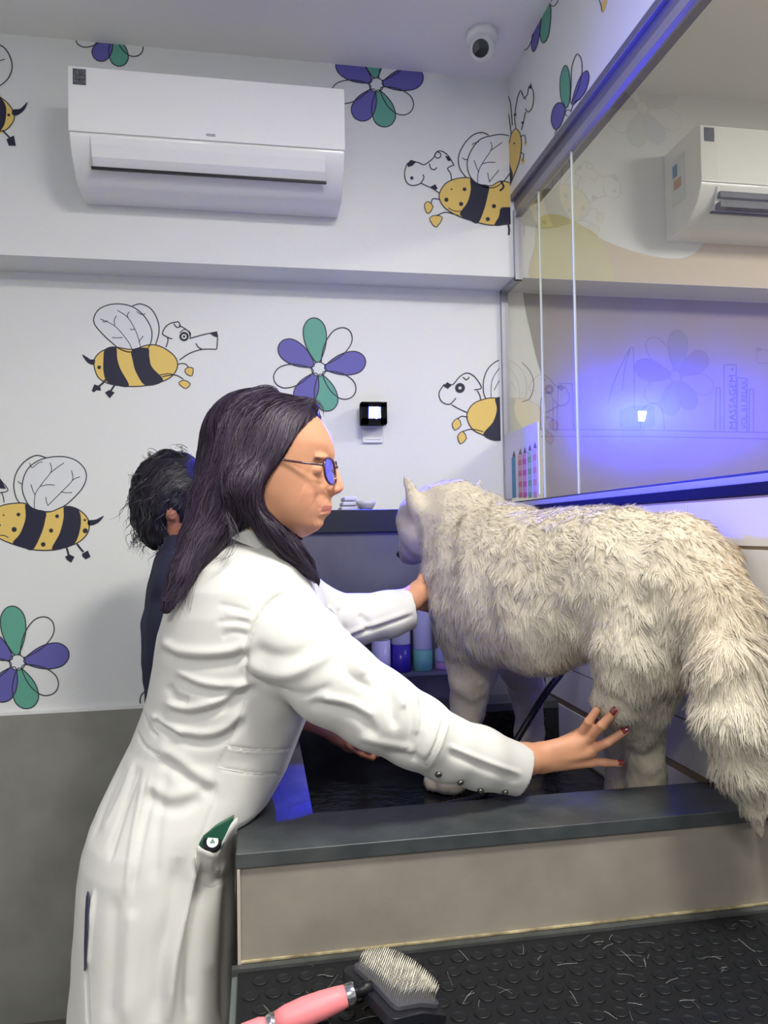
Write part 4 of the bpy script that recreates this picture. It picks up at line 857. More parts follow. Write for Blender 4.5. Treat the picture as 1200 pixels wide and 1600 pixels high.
def coat_fn(P):
    z = P[:,2]; xl = np.interp(z, cz, cxl); xr = np.interp(z, cz, cxr); hy = np.interp(z, cz, chy); cx = (xl+xr)/2; a = (xr-xl)/2
    r = ((np.abs(P[:,0]-cx)/a)**2.3+(np.abs(P[:,1]-CY)/hy)**2.3)**(1/2.3); d = (r-1)*np.minimum(a, hy)*.8
    d = np.maximum(d, (z-cz[-1])*.7)
    s = chain(P, [(P3(*c), rr) for c, rr in SLV], .02); d = smin(d, s, .018)
    s2 = chain(P, [(P3(*c), rr) for c, rr in FSL], .02); d = smin(d, s2, .02)
    # open cuffs
    a0 = P3(812,1203,1.230); t = a0-P3(745,1184,1.198); t[1] = 0; t /= np.linalg.norm(t)
    d = smax(d, ((P-a0)@t-.006).astype(np.float32)+np.where(P[:,0] < .2, -9, 0).astype(np.float32), .002)
    d = smax(d, -cap_d(P, a0-t*.035+np.array((0,-.004,0)), a0+t*.06+np.array((0,.0,0)), .0372, .0372), .003)
    b0 = P3(641,950,1.555); t2 = b0-P3(580,965,1.53); t2[1] = 0; t2 /= np.linalg.norm(t2)
    d = smax(d, ((P-b0)@t2-.004).astype(np.float32)+np.where((P[:,1] < 1.44)|(P[:,0] < .12), -9, 0).astype(np.float32), .002)
    d = smax(d, -cap_d(P, b0-t2*.035, b0+t2*.06, .040, .040), .003)
    d = smax(d, .572-z, .003)
    # stays clear of the bath
    bx = np.maximum(np.maximum(-.041-P[:,0], z-.9665), np.maximum(1.098-P[:,1], P[:,1]-2.0)); d = np.maximum(d, -bx)
    return d.astype(np.float32)
cV, cF = surfnets(coat_fn, (-.36,1.06,.56), (.49,1.62,1.47), .0036)
cV = smooth_mesh(cV, cF, 1); cN = vnormals(cV, cF)
FOLDS = [ # polyline in the photo, width, height (mm, + ridge, - valley)
 ([(458,920),(425,940),(400,975),(388,1010),(386,1045),(402,1062),(450,1080)],2.8,-4.2),([(452,915),(418,935),(392,972),(380,1010),(378,1048)],4,2.2),
 ([(392,958),(370,950),(340,944)],4,-1.6),([(392,974),(368,970),(338,972)],4,-2),([(390,992),(365,988),(346,996)],4,-1.6),([(392,966),(365,960),(352,958)],4,1.0),([(392,983),(365,979),(350,981)],4,1.2),
 ([(250,998),(275,1016),(324,1020),(366,1015),(387,1002)],8,5),([(252,1012),(275,1031),(324,1036),(366,1031),(386,1020)],9,-6),
 ([(275,1048),(310,1064),(352,1070),(400,1066)],6,4),([(275,1060),(310,1077),(352,1084),(400,1080)],8,-5),
 ([(258,1098),(296,1106),(345,1092),(387,1064)],6,4.5),([(262,1113),(296,1121),(345,1107),(387,1082)],8,-6),
 ([(270,1138),(317,1146),(352,1136),(380,1108)],7,4.5),([(282,1155),(317,1162),(352,1152),(384,1124)],8,-5),([(262,1070),(275,1090),(296,1095)],6,-3.5),
 ([(240,1126),(257,1140),(285,1156)],5,-6),([(236,1118),(256,1130),(290,1146)],5,3),
 ([(213,1143),(225,1165),(250,1182)],2,-2.2),([(222,1108),(232,1135),(246,1152)],2,-2.2),
 ([(352,1166),(400,1172),(460,1170)],1.6,-2),([(342,1200),(390,1208),(440,1209)],1.6,-2),([(352,1169),(400,1175),(460,1173)],2,1.0),
 ([(384,1088),(370,1130),(356,1166),(342,1200),(334,1250),(318,1300),(308,1322)],2.0,-2.4),
 ([(246,1166),(276,1184),(305,1206),(338,1224)],10,3.5),([(252,1184),(276,1202),(305,1228),(340,1244)],11,-4.5),([(228,1238),(258,1262),(288,1262),(314,1244)],11,-3.5),([(232,1222),(258,1242),(288,1240),(316,1226)],10,2.6),
 ([(208,1190),(187,1247),(160,1300)],4,2),([(220,1200),(197,1260),(170,1350)],4,-2.4),([(226,1214),(210,1293),(196,1400)],4.5,2.4),([(240,1230),(224,1300),(206,1400)],5,-2.4),([(196,1190),(172,1240),(146,1310)],3.5,-2),([(214,1195),(192,1260),(168,1330)],3,-1.6),([(262,1200),(248,1280),(240,1380)],8,-2.5),([(236,1210),(218,1290),(206,1380)],3,1.5),
 ([(305,1329),(294,1401),(280,1455),(269,1508),(262,1600)],9,9),([(318,1352),(306,1420),(300,1500),(298,1600)],11,-10),([(280,1340),(268,1420),(252,1500),(240,1600)],12,-5),
 ([(340,1370),(336,1440),(330,1520)],10,4),([(352,1380),(352,1460),(350,1600)],7,-5),
 ([(146,1392),(143,1430),(140,1470),(137,1512)],3,4),([(134,1515),(136,1560),(138,1600)],1.8,-4),
 ([(180,1400),(176,1500),(170,1600)],10,-3),([(206,1420),(200,1500),(196,1600)],9,3),([(316,1342),(330,1356),(346,1354),(362,1330)],4,4),([(318,1356),(334,1372),(350,1370),(366,1346)],5,-4),
 # sleeve
 ([(383,1032),(415,1050),(457,1052),(502,1030),(535,1004)],10,6),([(395,1010),(430,1025),(470,1022),(505,1000)],12,-4),([(400,1064),(440,1078),(480,1085),(520,1070)],7,-3),
 ([(528,998),(536,1030),(548,1056),(590,1080)],7,-5),([(542,1004),(556,1034),(572,1054)],7,4),([(590,1042),(600,1068),(612,1100),(618,1140)],7,-6),([(604,1046),(620,1075),(632,1108)],6,4.5),
 ([(480,1100),(520,1106),(560,1120),(590,1150)],8,-5),([(500,1090),(545,1098),(585,1118)],7,4),([(626,1072),(640,1100),(646,1140),(640,1175)],6,-4.5),([(655,1092),(660,1120),(656,1160),(645,1190)],5,-4),([(640,1080),(655,1110),(652,1150)],5,3),([(560,1150),(600,1160),(640,1168)],6,3),([(600,1172),(640,1182),(664,1190)],5,-3),
 ([(694,1122),(688,1145),(680,1166),(662,1198)],2.2,-3),([(700,1124),(694,1147),(686,1170),(668,1204)],3,2.2),([(688,1120),(682,1143),(673,1166),(657,1192)],3,1.2),
 ([(700,1165),(750,1186),(816,1210)],3.2,3.2),([(700,1176),(750,1198),(812,1220)],6,-2.5),
 # far sleeve
 ([(505,950),(515,965),(518,990),(528,1000)],3,-5),([(512,948),(522,960),(526,985)],3,4),([(520,1004),(560,992),(600,978),(645,962)],3,-5),([(528,995),(565,982),(605,969),(645,954)],4,3),([(560,960),(575,975),(570,985)],6,-4),([(530,950),(534,970),(540,985)],4,-2.5)]
disp = emboss(cV, cN, FOLDS)
disp += .0010*vnoise(cV, 6, 77)
disp *= 1.25; cV = cV+cN*disp[:,None]
cV[:,0] = np.where((cV[:,2] < .9665)&(cV[:,1] > 1.098)&(cV[:,0] > -.041), -.041, cV[:,0])
coat = mesh_np('lab_coat', cV, cF, M_coat, woman); ctree = tree_of(cV, cF)
# collar: a folded band round the neck
def band(name, cx, cy, rings, parent, m, thick=.004, n=64, bevel=0):
    q = MB(); vs = []
    for (rx, ry, zf) in rings:
        for j in range(n):
            a = 2*math.pi*j/n; ca, sa = math.cos(a), math.sin(a); vs.append((cx+rx*ca, cy+ry*sa, zf(ca)))
    K = len(rings); q.add(vs, [(i*n+j, i*n+(j+1)%n, (i+1)*n+(j+1)%n, (i+1)*n+j) for i in range(K-1) for j in range(n)])
    o = q.build(name, m, parent, True); md = o.modifiers.new('t', 'SOLIDIFY'); md.thickness = thick; md.offset = 0; return o
nc = P3(398, 850, 1.315); zc = nc[2]
zc += .022
def ln(z0, k): return lambda c: z0-k*c
band('collar', nc[0], nc[1], [(.056,.062,ln(zc-.006,.030)),(.053,.060,ln(zc+.012,.030)),(.054,.061,ln(zc+.022,.030)),(.060,.068,ln(zc+.020,.031)),(.069,.082,ln(zc+.002,.033)),(.090,.112,ln(zc-.026,.040))], coat, M_coat, .0032)
band('shirt_collar', nc[0]+.006, nc[1], [(.046,.050,ln(zc-.01,.030)),(.050,.055,ln(zc+.006,.034)),(.060,.058,ln(zc+.001,.036)),(.068,.064,ln(zc-.012,.034))], woman, mat('lime_shirt',(196,210,110),.7), .003)
# cuff buttons
M_btn = mat('silver_button', (130,126,122), .16, metal=1)
for i,(x,y) in enumerate(((685,1212),(719,1224.5),(751,1237),(789,1240))):
    p, n = hit(ctree, x, y-4)
    if p is None: continue
    MB().lathe(p-n*.0002, [(.0040,0),(.0054,.0012),(.0056,.0028),(.0050,.0046),(.0036,.0060),(.0008,.0068)], None, 20, n).build('cuff_button', M_btn, coat, True)
# stitched seams lying on the cloth
def seam(name, pl, rad=.0007):
    S = spl(pl, 6, False) if len(pl) > 2 else pl; run = []; q = MB()
    for (x,y) in S:
        p, n = hit(ctree, x, y, .0002)
        if p is None: continue
        if run and np.linalg.norm(p-run[-1]) > .03: break
        run.append(p)
    if len(run) > 3: q.tube(run, rad, None, 6); q.build(name, M_coat, coat, True)
for pl in ([(458,920),(425,940),(400,975),(388,1010),(386,1045),(402,1062),(450,1080)],[(352,1166),(400,1172),(460,1170)],[(342,1200),(390,1208),(440,1209)],[(384,1090),(370,1130),(356,1166),(342,1200),(334,1250),(318,1300),(308,1320)],[(213,1143),(225,1165),(250,1182)],[(222,1112),(232,1135),(246,1152)],[(693,1128),(688,1145),(680,1166),(664,1194)],[(696,1129),(691,1146),(683,1167),(667,1195)],[(306,1336),(300,1400),(298,1480),(300,1590)]): seam('seam', pl)
vt = MB(); vs = []
for (x,y) in ((139.5,1390),(141,1402),(139.5,1450),(136,1510),(134.5,1514),(134.5,1470),(136,1420),(137.5,1398)):
    p, n = hit(ctree, x, y); vs.append(p+np.array((0,-.0045,0)))
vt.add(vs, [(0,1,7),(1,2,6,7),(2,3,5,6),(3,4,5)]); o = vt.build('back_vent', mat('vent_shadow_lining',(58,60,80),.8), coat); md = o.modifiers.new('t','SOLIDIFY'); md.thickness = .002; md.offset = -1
# side pocket with its hanging edge
pk = MB(); top = spl([(309,1322),(322,1330),(338,1331),(350,1312),(362,1288),(371,1277)], 8, False); N_ = len(top); rows_ = 12; vs = []
for i, tp in enumerate(top):
    f = i/(N_-1); xb = 306+(368-306)*f
    for k in range(rows_):
        t = k/(rows_-1); x = tp[0]+(xb-tp[0])*t; y = tp[1]+(1410-tp[1])*t
        p, n = hit(ctree, min(x,366), y)
        if p is None: p, n = hit(ctree, 355, y)
        n = np.array((0.0,-1,.1)) if n is None else n
        p = atY(x, y, p[1]+.012*t*t-.016*(1-t)**1.5-.014*math.sin(math.pi*min(1,f*1.02+.02))*(1-t)**1.6+(.004 if f < .01 else 0)); vs.append(p)
pk.add(vs, [(i*rows_+k,(i+1)*rows_+k,(i+1)*rows_+k+1,i*rows_+k+1) for i in range(N_-1) for k in range(rows_-1)])
o = pk.build('pocket', M_coat, coat, True); md = o.modifiers.new('t','SOLIDIFY'); md.thickness = .0025; md.offset = 0
# green bottle sticking out of the pocket
p0 = hit(ctree, 335, 1310)[0]; yb = p0[1]-.010
gb = thing('spray_bottle', 'dark green bottle with a black cap poking out of the coat pocket', 'bottle', P3(338,1330,yb))
q = MB(); vs = []; out_ = [(310,1320),(318,1306),(335,1293),(352,1284),(366,1276),(362,1292),(354,1310),(347,1326),(336,1335),(320,1331)]
for dy in (0,.012):
    for (x,y) in out_: pp = P3(x,y,yb); vs.append((pp[0],yb+dy,pp[2]))
n = len(out_); q.add(vs, [tuple(range(n)), tuple(range(2*n-1,n-1,-1))]+[(i,(i+1)%n,n+(i+1)%n,n+i) for i in range(n)]); q.build('green_body', mat('green_plastic',(30,84,64),.3,coat=.3), gb, bevel=.002)
c_ = P3(332,1315,yb-.003); ax = Vector((.10,-.75,.62)).normalized()
MB().lathe(c_-np.array(ax)*.02, [(.0145,0),(.0145,.016),(.0125,.0195)], None, 32, ax).build('cap', mat('dark_cap',(16,22,24),.25), gb, True)
dsk = MB(); dsk.lathe(c_-np.array(ax)*.0004, [(.0086,0),(.0086,.0008)], mat('white_disc',(232,238,236),.4), 28, ax); dsk.lathe(c_+np.array(ax)*.0006, [(.0050,0),(.0050,.0005)], mat('green_mark',(60,110,90),.4), 3, ax); dsk.build('cap_emblem', None, gb)
# trousers and shoes
tr = MB()
for s in (-1,1):
    y = 1.34+s*.09; tr.tube([(-.185,y,.88),(-.19,y,.52),(-.19,y,.09)], [.090,.080,.065], None, 24)
tr.build('trousers', M_pants, woman, True)
for s in (-1,1):
    y = 1.34+s*.09; q = MB()
    q.tube([(-.265,y,.045),(-.22,y,.05),(-.14,y,.045),(-.085,y,.032),(-.065,y,.028)], [.030,.042,.040,.030,.012], None, 20); q.box((-.282,y-.04,0),(-.07,y+.04,.014)); q.build('shoe', M_black, woman, True)
# ---- hair
HL = [(640,492),(655,497),(668,489),(684,478),(700,469),(715,461),(735,446),(752,433),(765,427),(785,425),(800,430),(820,446),(836,464),(852,480),(870,493),(885,504),(912,522)]
hlz = np.array([hz(a) for a,b in HL])[::-1]; hlu = np.array([(b-430)*HS for a,b in HL])[::-1]
BACK = [((392,672,1.262),.066),((372,735,1.255),.062),((346,790,1.240),.052),((312,845,1.205),.030),((284,895,1.180),.018),((260,950,1.178),.007)]
BACK2 = [((388,690,1.275),.075),((376,760,1.280),.068),((344,808,1.262),.034),((304,872,1.215),.017),((276,918,1.19),.009)]
FRONT = [((452,722,1.212),.016),((440,745,1.205),.022),((424,780,1.200),.032),((430,815,1.196),.032),((452,850,1.196),.022),((474,880,1.200),.013),((495,908,1.205),.004)]
FRONT2 = [((385,755,1.20),.040),((408,792,1.195),.022),((440,830,1.190),.018),((462,858,1.195),.008)]
def hair_fn(P):
    u, v, z = to_head(P.astype(np.float64)); d = head_fn(P, .011)
    cut = (u-np.interp(z, hlz, hlu))*.8; d = smax(d, cut.astype(np.float32), .006)
    for c, k in ((BACK,.02),(BACK2,.02),(FRONT,.014),(FRONT2,.014)): d = smin(d, chain(P, [(P3(*a), r) for a, r in c], .01), k)
    d = smin(d, ell_d(P, hp(478,636,.012), (.022,.045,.012)), .015)
    d = smax(d, -(1.150-P[:,1]), .01) if False else d
    face = np.minimum(np.minimum(.008-cut, P[:,2]-hz(822)), 9); # keep the cheek and face free of hair
    keep = (u > np.interp(z, hlz, hlu)-.004) & (P[:,2] < hz(640)); d = np.where(keep, np.maximum(d, cut.astype(np.float32)), d)
    return d.astype(np.float32)
aV, aF = surfnets(hair_fn, (-.20,1.10,1.29), (.17,1.40,1.72), .0032)
aV = smooth_mesh(aV, aF, 2); aN = vnormals(aV, aF)
colh = np.array(lin((42,30,50))[:3])
hairo = mesh_np('hair', aV, aF, M_hair, woman, col=np.tile(colh*.6, (len(aV),1)))
HG = [((470,625,1.25),(-20,12,0)),((495,655,1.24),(-18,22,0)),((440,617,1.25),(-22,8,0)),((400,630,1.24),(-14,24,0)),((360,670,1.24),(-8,30,0)),((440,660,1.19),(-14,28,0)),((480,670,1.2),(-18,22,0)),((400,700,1.18),(-8,30,0)),((350,740,1.2),(-8,30,0)),((440,725,1.19),(-10,30,0)),((420,760,1.18),(-2,30,0)),((330,800,1.2),(-11,28,0)),((380,780,1.18),(-4,30,0)),
 ((425,800,1.18),(8,28,0)),((445,840,1.18),(17,24,0)),((470,880,1.19),(17,24,0)),((400,820,1.18),(12,26,0)),((310,850,1.18),(-14,27,0)),((280,900,1.17),(-14,28,0)),((260,940,1.17),(-6,30,0))]
hgp = np.array([P3(*g[0]) for g in HG]); hgd = np.array([P3(g[0][0]+g[1][0], g[0][1]+g[1][1], g[0][2])-P3(*g[0]) for g in HG]); hgd /= np.linalg.norm(hgd,axis=1)[:,None]
def flow(V, Fq, tree, gp_, gd_, N, steps, step, off, seed, wob=.25, clumps=0):
    p, n = sample_surface(V, Fq, N, seed); r = np.random.default_rng(seed)
    f = ((EYE-p)*n).sum(1) > -.25; p, n = p[f], n[f]; path = [p+n*off]; nn = [n]; o = off*(.4+1.6*r.random(len(p))); w = r.normal(size=len(p))*wob; st = step*(.6+.8*r.random(len(p)))
    cur = p.copy(); cn = n.copy()
    for k in range(steps):
        D = ((cur[:,None,:]-gp_[None])**2).sum(2)+1e-5; ww = 1/D**2; ww /= ww.sum(1)[:,None]; d = ww@gd_
        d -= cn*(d*cn).sum(1)[:,None]; d /= (np.linalg.norm(d,axis=1)[:,None]+1e-9); s = np.cross(cn, d)
        d = d+s*(w*.5+.30*vnoise(cur,9,60)+.18*vnoise(cur,25,61))[:,None]; d /= np.linalg.norm(d,axis=1)[:,None]
        nx = cur+d*st[:,None]; q = np.empty_like(nx); m = np.empty_like(nx)
        for i in range(len(nx)):
            h = tree.find_nearest(Vector(nx[i])); q[i] = h[0]; m[i] = h[1]
        far = np.linalg.norm(nx-q,axis=1) > .012
        q[far] = cur[far]+np.array((0,0,-.001)); m[far] = cn[far]
        cur, cn = q, m; path.append(cur+cn*(o*(1-.3*(k+1)/steps))[:,None]); nn.append(cn)
    return path, n
at_ = tree_of(aV, aF); path, n0 = flow(aV, aF, at_, hgp, hgd, 12000, 9, .011, .0020, 5)
r_ = np.random.default_rng(3); tintf = (.55+1.1*r_.random(len(n0)))[:,None]
ribbons('hair_strands', path[0], n0, n0, .1, .0009, hairo, M_hair, np.clip(colh*tintf+np.array((.01,.004,.004))*r_.random((len(n0),1)),0,1), path=path, seed=9, nmix=.5)
wp = []
for k in range(150):     # loose ends over the back, shoulder and in front of the neck
    r1 = random.uniform; t0 = r1(0,1)
    if k < 75: a = [(345-60*t0+r1(-8,8),815+95*t0,1.172),(325-50*t0+r1(-10,10),850+70*t0,1.166),(300-34*t0+r1(-12,12),895+45*t0,1.163),(274-14*t0+r1(-16,26),950+r1(-18,22),1.163)]
    elif k < 125: a = [(432+30*t0+r1(-6,6),812+50*t0,1.166),(450+22*t0+r1(-5,8),842+34*t0,1.170),(472+12*t0+r1(-8,8),872+18*t0,1.178),(492+r1(-14,12),900+r1(-10,10),1.185)]
    elif k < 138: a = [(352+r1(-6,12),808+r1(-10,6),1.172),(364+r1(-6,10),835+r1(-4,4),1.158),(358+r1(-8,8),862+r1(-4,8),1.15),(340+r1(-14,10),880+r1(-8,12),1.148)]
    else: a = [(480+r1(-14,8),628,1.21),(493+r1(-5,5),626+r1(-4,2),1.22),(501+r1(-3,5),636,1.22),(506,650+r1(-6,6),1.22)]
    s = spl([P3(*q_) for q_ in a], 3, False); wp.append(s)
path = [np.array([w[k] for w in wp]) for k in range(len(wp[0]))]; nz = np.tile(np.array((0,-1,.15)), (len(wp),1))
ribbons('loose_strands', path[0], nz, nz, .1, .0009, hairo, M_hair, np.tile(colh, (len(wp),1)), path=path, seed=4, nmix=.6)
# eyebrow hairs
bp_ = []
bt = tree_of(bV, bF)
for k in range(90):
    f = random.random(); x = 487+22*f; y = 722-5*math.sin(f*3.0)+random.uniform(-2.2,2.2); p, n = hit(bt, x, y)
    if p is None: continue
    e = P3(x-4.5, y-2.5+2*f, p[1]); bp_.append((p+n*.0004, p*.5+e*.5+n*.0008, e+n*.0004))
if bp_:
    path = [np.array([b[k] for b in bp_]) for k in range(3)]; nz = np.tile(np.array((0,-1.0,0)), (len(bp_),1)); ribbons('eyebrow', path[0], nz, nz, .01, .0006, body, M_hair, np.tile(colh, (len(bp_),1)), path=path, seed=4)
# ---- glasses
M_frame = mat('dark_brown_frame', (62,26,40), .2, coat=.6)
gl_ = bpy.data.objects.new('eyeglasses', None); COL.objects.link(gl_); gl_.parent = woman; gl_.matrix_parent_inverse = woman.matrix_world.inverted()
UL = (521-430)*HS; zg = hz(738)
def lens_pts(sg, n=40, k=1.0):
    out = []
    for j in range(n):
        a = 2*math.pi*j/n; ca, sa = math.cos(a), math.sin(a); w = .0255*k*math.copysign(abs(ca)**.75, ca); h = .0200*k*math.copysign(abs(sa)**.75, sa)*(1.0 if sa > 0 else 1.15)
        v = sg*(.0335+w); out.append(from_head(UL+.004-.55*max(0,abs(v)-.012)**1.35-h*.10, v, zg+h-.002))
    return out
for sg in (-1,1):
    L_ = lens_pts(sg); q = MB(); q.tube(L_+[L_[0],L_[1]], .0021, None, 8, False); q.build('rim', M_frame, gl_, True)
    q = MB(); I = lens_pts(sg, 40, .97); c0 = sum(I)/len(I); q.add([c0]+I, [(0,1+j,1+(j+1)%40) for j in range(40)])
    lm = bpy.data.materials.get('spectacle_lens')
    if lm is None:
        lm = bpy.data.materials.new('spectacle_lens'); lm.use_nodes = True; nt = lm.node_tree; nt.nodes.clear(); a = nt.nodes.new('ShaderNodeBsdfTransparent'); a.inputs[0].default_value = (.95,.95,.96,1); b = nt.nodes.new('ShaderNodeBsdfGlossy'); b.inputs['Roughness'].default_value = .03; f = nt.nodes.new('ShaderNodeFresnel'); f.inputs[0].default_value = 1.22; m_ = nt.nodes.new('ShaderNodeMixShader'); o_ = nt.nodes.new('ShaderNodeOutputMaterial'); nt.links.new(f.outputs[0], m_.inputs[0]); nt.links.new(a.outputs[0], m_.inputs[1]); nt.links.new(b.outputs[0], m_.inputs[2]); nt.links.new(m_.outputs[0], o_.inputs[0])
    q.build('lens', lm, gl_)
    hinge = from_head(UL-.012, sg*.060, zg+.006); e_ = hp(447,724,sg*.0775); m2 = from_head((485-430)*HS, sg*.071, hz(730)); q = MB(); q.tube(spl([from_head(UL-.007, sg*.0585, zg+.006), hinge, m2, e_, hp(420,722,sg*.079)], 6, False), .0019, None, 8); q.build('temple', M_frame, gl_, True)
q = MB(); q.tube(spl([from_head(UL+.0035,-.009,zg+.003), from_head(UL+.007,0,zg+.007), from_head(UL+.0035,.009,zg+.003)], 5, False), .0016, None, 8); q.build('bridge', M_frame, gl_, True)
# ------------------------------------------------------------------ assistant behind the woman
AY = 1.86
asst = thing('person', 'person with curly dark hair and navy shirt, mostly hidden behind the woman in white', 'person', (-.16,AY,0))
def a_fn(P):
    hc = P3(276,782,AY); d = ell_d(P, hc, (.088,.074,.108)); d = smin(d, ell_d(P, hc+np.array((.045,0,-.045)), (.050,.050,.062)), .03)
    d = smin(d, cap_d(P, hc+np.array((.112,0,-.02)), hc+np.array((.086,0,.01)), .011, .010), .012)
    d = smin(d, ell_d(P, hc+np.array((-.005,-.077,-.030)), (.017,.008,.026)), .004)
    d = smin(d, cap_d(P, hc+np.array((.0,0,-.06)), hc+np.array((.03,0,-.17)), .047, .045), .02)
    d = smin(d, cap_d(P, hc+np.array((.03,0,-.17)), (-.17,AY,1.05), .05, .06), .02)
    for s in (-1,1): 
        d = smin(d, chain(P, [((-.17,AY+s*.07,.92),.06),((-.17,AY+s*.09,.5),.05),((-.17,AY+s*.09,.08),.042)], .03), .03)
    return d
AV, AF = surfnets(a_fn, (-.46,1.6,.03), (-.02,2.1,1.66), .0085); AV = smooth_mesh(AV, AF, 1)
AH = [[J(548,1160,1.70,.014),J(572,1172,1.69,.0105),J(590,1178,1.69,.0085)],[J(548,1163,1.68,.013),J(566,1176,1.67,.0100),J(582,1183,1.67,.0085)],[J(545,1164,1.72,.012),J(565,1176,1.72,.0092),J(578,1183,1.72,.008)],[J(545,1164,1.74,.011),J(562,1174,1.745,.0088),J(572,1180,1.745,.0076)],[J(545,1158,1.69,.012),J(560,1162,1.665,.0105),J(578,1169,1.66,.009)]]
def ah_fn(P):
    d = chain(P, [(P3(430,1085,1.82),.036),(P3(480,1118,1.77),.030),(P3(525,1146,1.72),.0215)], .02)
    d = smin(d, cap_d(P, P3(528,1148,1.715), P3(548,1160,1.705), .0215, .024), .012)
    for f in AH: d = smin(d, chain(P, f, .003), .005)
    return smax(d, .845-P[:,2], .002)
hv, hf = surfnets(ah_fn, (-.10,1.62,.84), (.40,1.90,1.12), .003)
AVV, AFF = join_parts([(AV,AF),(smooth_mesh(hv,hf,1),hf)])
M_skin2 = mat('brown_skin', (150,98,78), .5, attr='skin_tone', sss=.1); ab = mesh_np('body', AVV, AFF, M_skin2, asst); set_tone(ab, np.tile(np.array(lin((176,116,92))[:3]), (len(AVV),1)))
n_ = MB(); tp = AH[4][-1][0]; n_.ball(tp+np.array((.002,-.0078,.003)), (.0055,.0015,.0048), None, 12, 8); n_.build('fingernail', mat('pale_nail',(232,200,196),.25), ab, True)
def sh_fn(P):
    d = None; ZS = np.array([.86,1.0,1.12,1.22,1.30,1.37,1.43]); xl = np.array([P3(240,1110,AY)[0]]*1+[P3(232,1085,AY)[0],P3(225,1020,AY)[0],P3(225,985,AY)[0],P3(232,930,AY)[0],P3(243,895,AY)[0],P3(262,865,AY)[0]]); xr = np.array([-.06,-.055,-.05,-.045,-.05,-.08,-.12]); hy = np.array([.17,.17,.19,.21,.20,.16,.08])
    z = P[:,2]; a = np.interp(z,ZS,xl); b = np.interp(z,ZS,xr); h = np.interp(z,ZS,hy); r = ((np.abs(P[:,0]-(a+b)/2)/((b-a)/2))**2.3+(np.abs(P[:,1]-AY)/h)**2.3)**(1/2.3)
    d = (r-1)*.08; d = np.maximum(d, np.maximum(z-1.43, .86-z))
    d = smin(d, chain(P, [((-.17,AY-.15,1.33),.058),(P3(400,1040,1.80),.052),(P3(425,1078,1.81),.046)], .03), .03)
    d = np.maximum(d, -np.maximum(np.maximum(-.041-P[:,0], z-.966), np.maximum(1.098-P[:,1], P[:,1]-2.0)))
    return d.astype(np.float32)
SV, SF = surfnets(sh_fn, (-.46,1.55,.84), (.12,2.12,1.46), .007); SV = smooth_mesh(SV, SF, 2); SN = vnormals(SV, SF); SV += SN*(vnoise(SV,9,5)*.003)[:,None]
mesh_np('shirt', SV, SF, mat('navy_cotton', (36,38,62), .85), asst)
q = MB()
for s in (-1,1): q.tube([(-.155,AY+s*.085,.93),(-.16,AY+s*.085,.5),(-.16,AY+s*.085,.08)], [.085,.075,.062], None, 20)
q.build('trousers', M_pants, asst, True)
for s in (-1,1):
    y = AY+s*.09; q = MB(); q.tube([(-.23,y,.045),(-.19,y,.05),(-.11,y,.045),(-.065,y,.03)], [.03,.04,.038,.014], None, 18); q.box((-.245,y-.038,0),(-.055,y+.038,.013)); q.build('shoe', M_black, asst, True)
# curly hair
HCC = P3(270,780,AY)
def ch_fn(P):
    d = ell_d(P, HCC+np.array((.0,0,.012)), (.098,.090,.106)); d = smin(d, ell_d(P, P3(236,805,AY-.02), (.042,.050,.060)), .03); d = smin(d, ell_d(P, P3(246,838,AY-.03), (.030,.035,.030)), .02)
    e = ell_d(P, P3(268,822,AY-.10), (.024,.055,.034)); d = smax(d, -e, .008); return (d+.004*vnoise(P.astype(np.float64),16,9)).astype(np.float32)
KV, KF = surfnets(ch_fn, (-.42,1.70,1.30), (-.08,2.00,1.64), .005)
ch_ = mesh_np('hair', KV, KF, M_hair, asst, col=np.tile(np.array(lin((22,18,30))[:3]), (len(KV),1)))
rr = np.random.default_rng(8); curls = []
p, n = sample_surface(KV, KF, 260, 4)
for i in range(len(p)):
    if (EYE-p[i])@n[i] < -.5: continue
    t0 = n[i]*.05+np.array((rr.normal()*.3-.15, rr.normal()*.2, -.75)); t0 /= np.linalg.norm(t0); a = np.cross(t0, n[i]); a /= np.linalg.norm(a)+1e-9; L = .04*(.6+rr.random()); R = .004+.006*rr.random(); ph = rr.random()*6; w = 3+4*rr.random()
    curls.append([p[i]+t0*(L*k/10)+a*(R*math.sin(ph+w*k/10)-R*math.sin(ph))+n[i]*(R*.6*(.4+math.cos(ph+w*k/10))) for k in range(11)])
for (x,y,dx,dy) in ((216,765,-8,14),(222,800,-6,22),(214,842,-4,12),(226,850,4,8),(250,850,10,9),(262,846,14,8),(240,720,-6,-4),(285,714,-10,-4),(220,745,-8,8),(216,820,-4,20)):
    for k in range(14):
        a0 = (x+rr.normal()*4, y+rr.normal()*4); pts = []
        for j in range(11):
            f = j/10; pts.append(P3(a0[0]+dx*f*1.5+5*math.sin(f*5+k), a0[1]+dy*f*1.6+4*math.cos(f*5+k*.7)-4, AY-.05+.01*math.sin(k+f*4)))
        curls.append(pts)
kt = tree_of(KV, KF); kgp = np.array([P3(*a) for a in ((270,712,AY),(230,740,AY-.04),(216,790,AY-.04),(250,760,AY-.09),(290,740,AY-.08),(250,800,AY-.09),(225,830,AY-.04),(250,850,AY-.04),(290,790,AY-.08))]); kgd = np.array([(-.6,0,-.5),(-.7,-.1,-.7),(-.1,0,-1),(-.6,0,-.7),(-.8,0,-.5),(-.4,0,-.9),(.1,0,-1),(.3,0,-.8),(-.5,0,-.8)])
kp, kn = flow(KV, KF, kt, kgp, kgd, 3500, 7, .008, .0016, 15, .5)
ribbons('hair_strands', kp[0], kn, kn, .1, .0012, ch_, M_hair, np.tile(np.array(lin((26,21,34))[:3]), (len(kn),1))*(.5+.9*rr.random((len(kn),1))), path=kp, seed=6, nmix=.5)
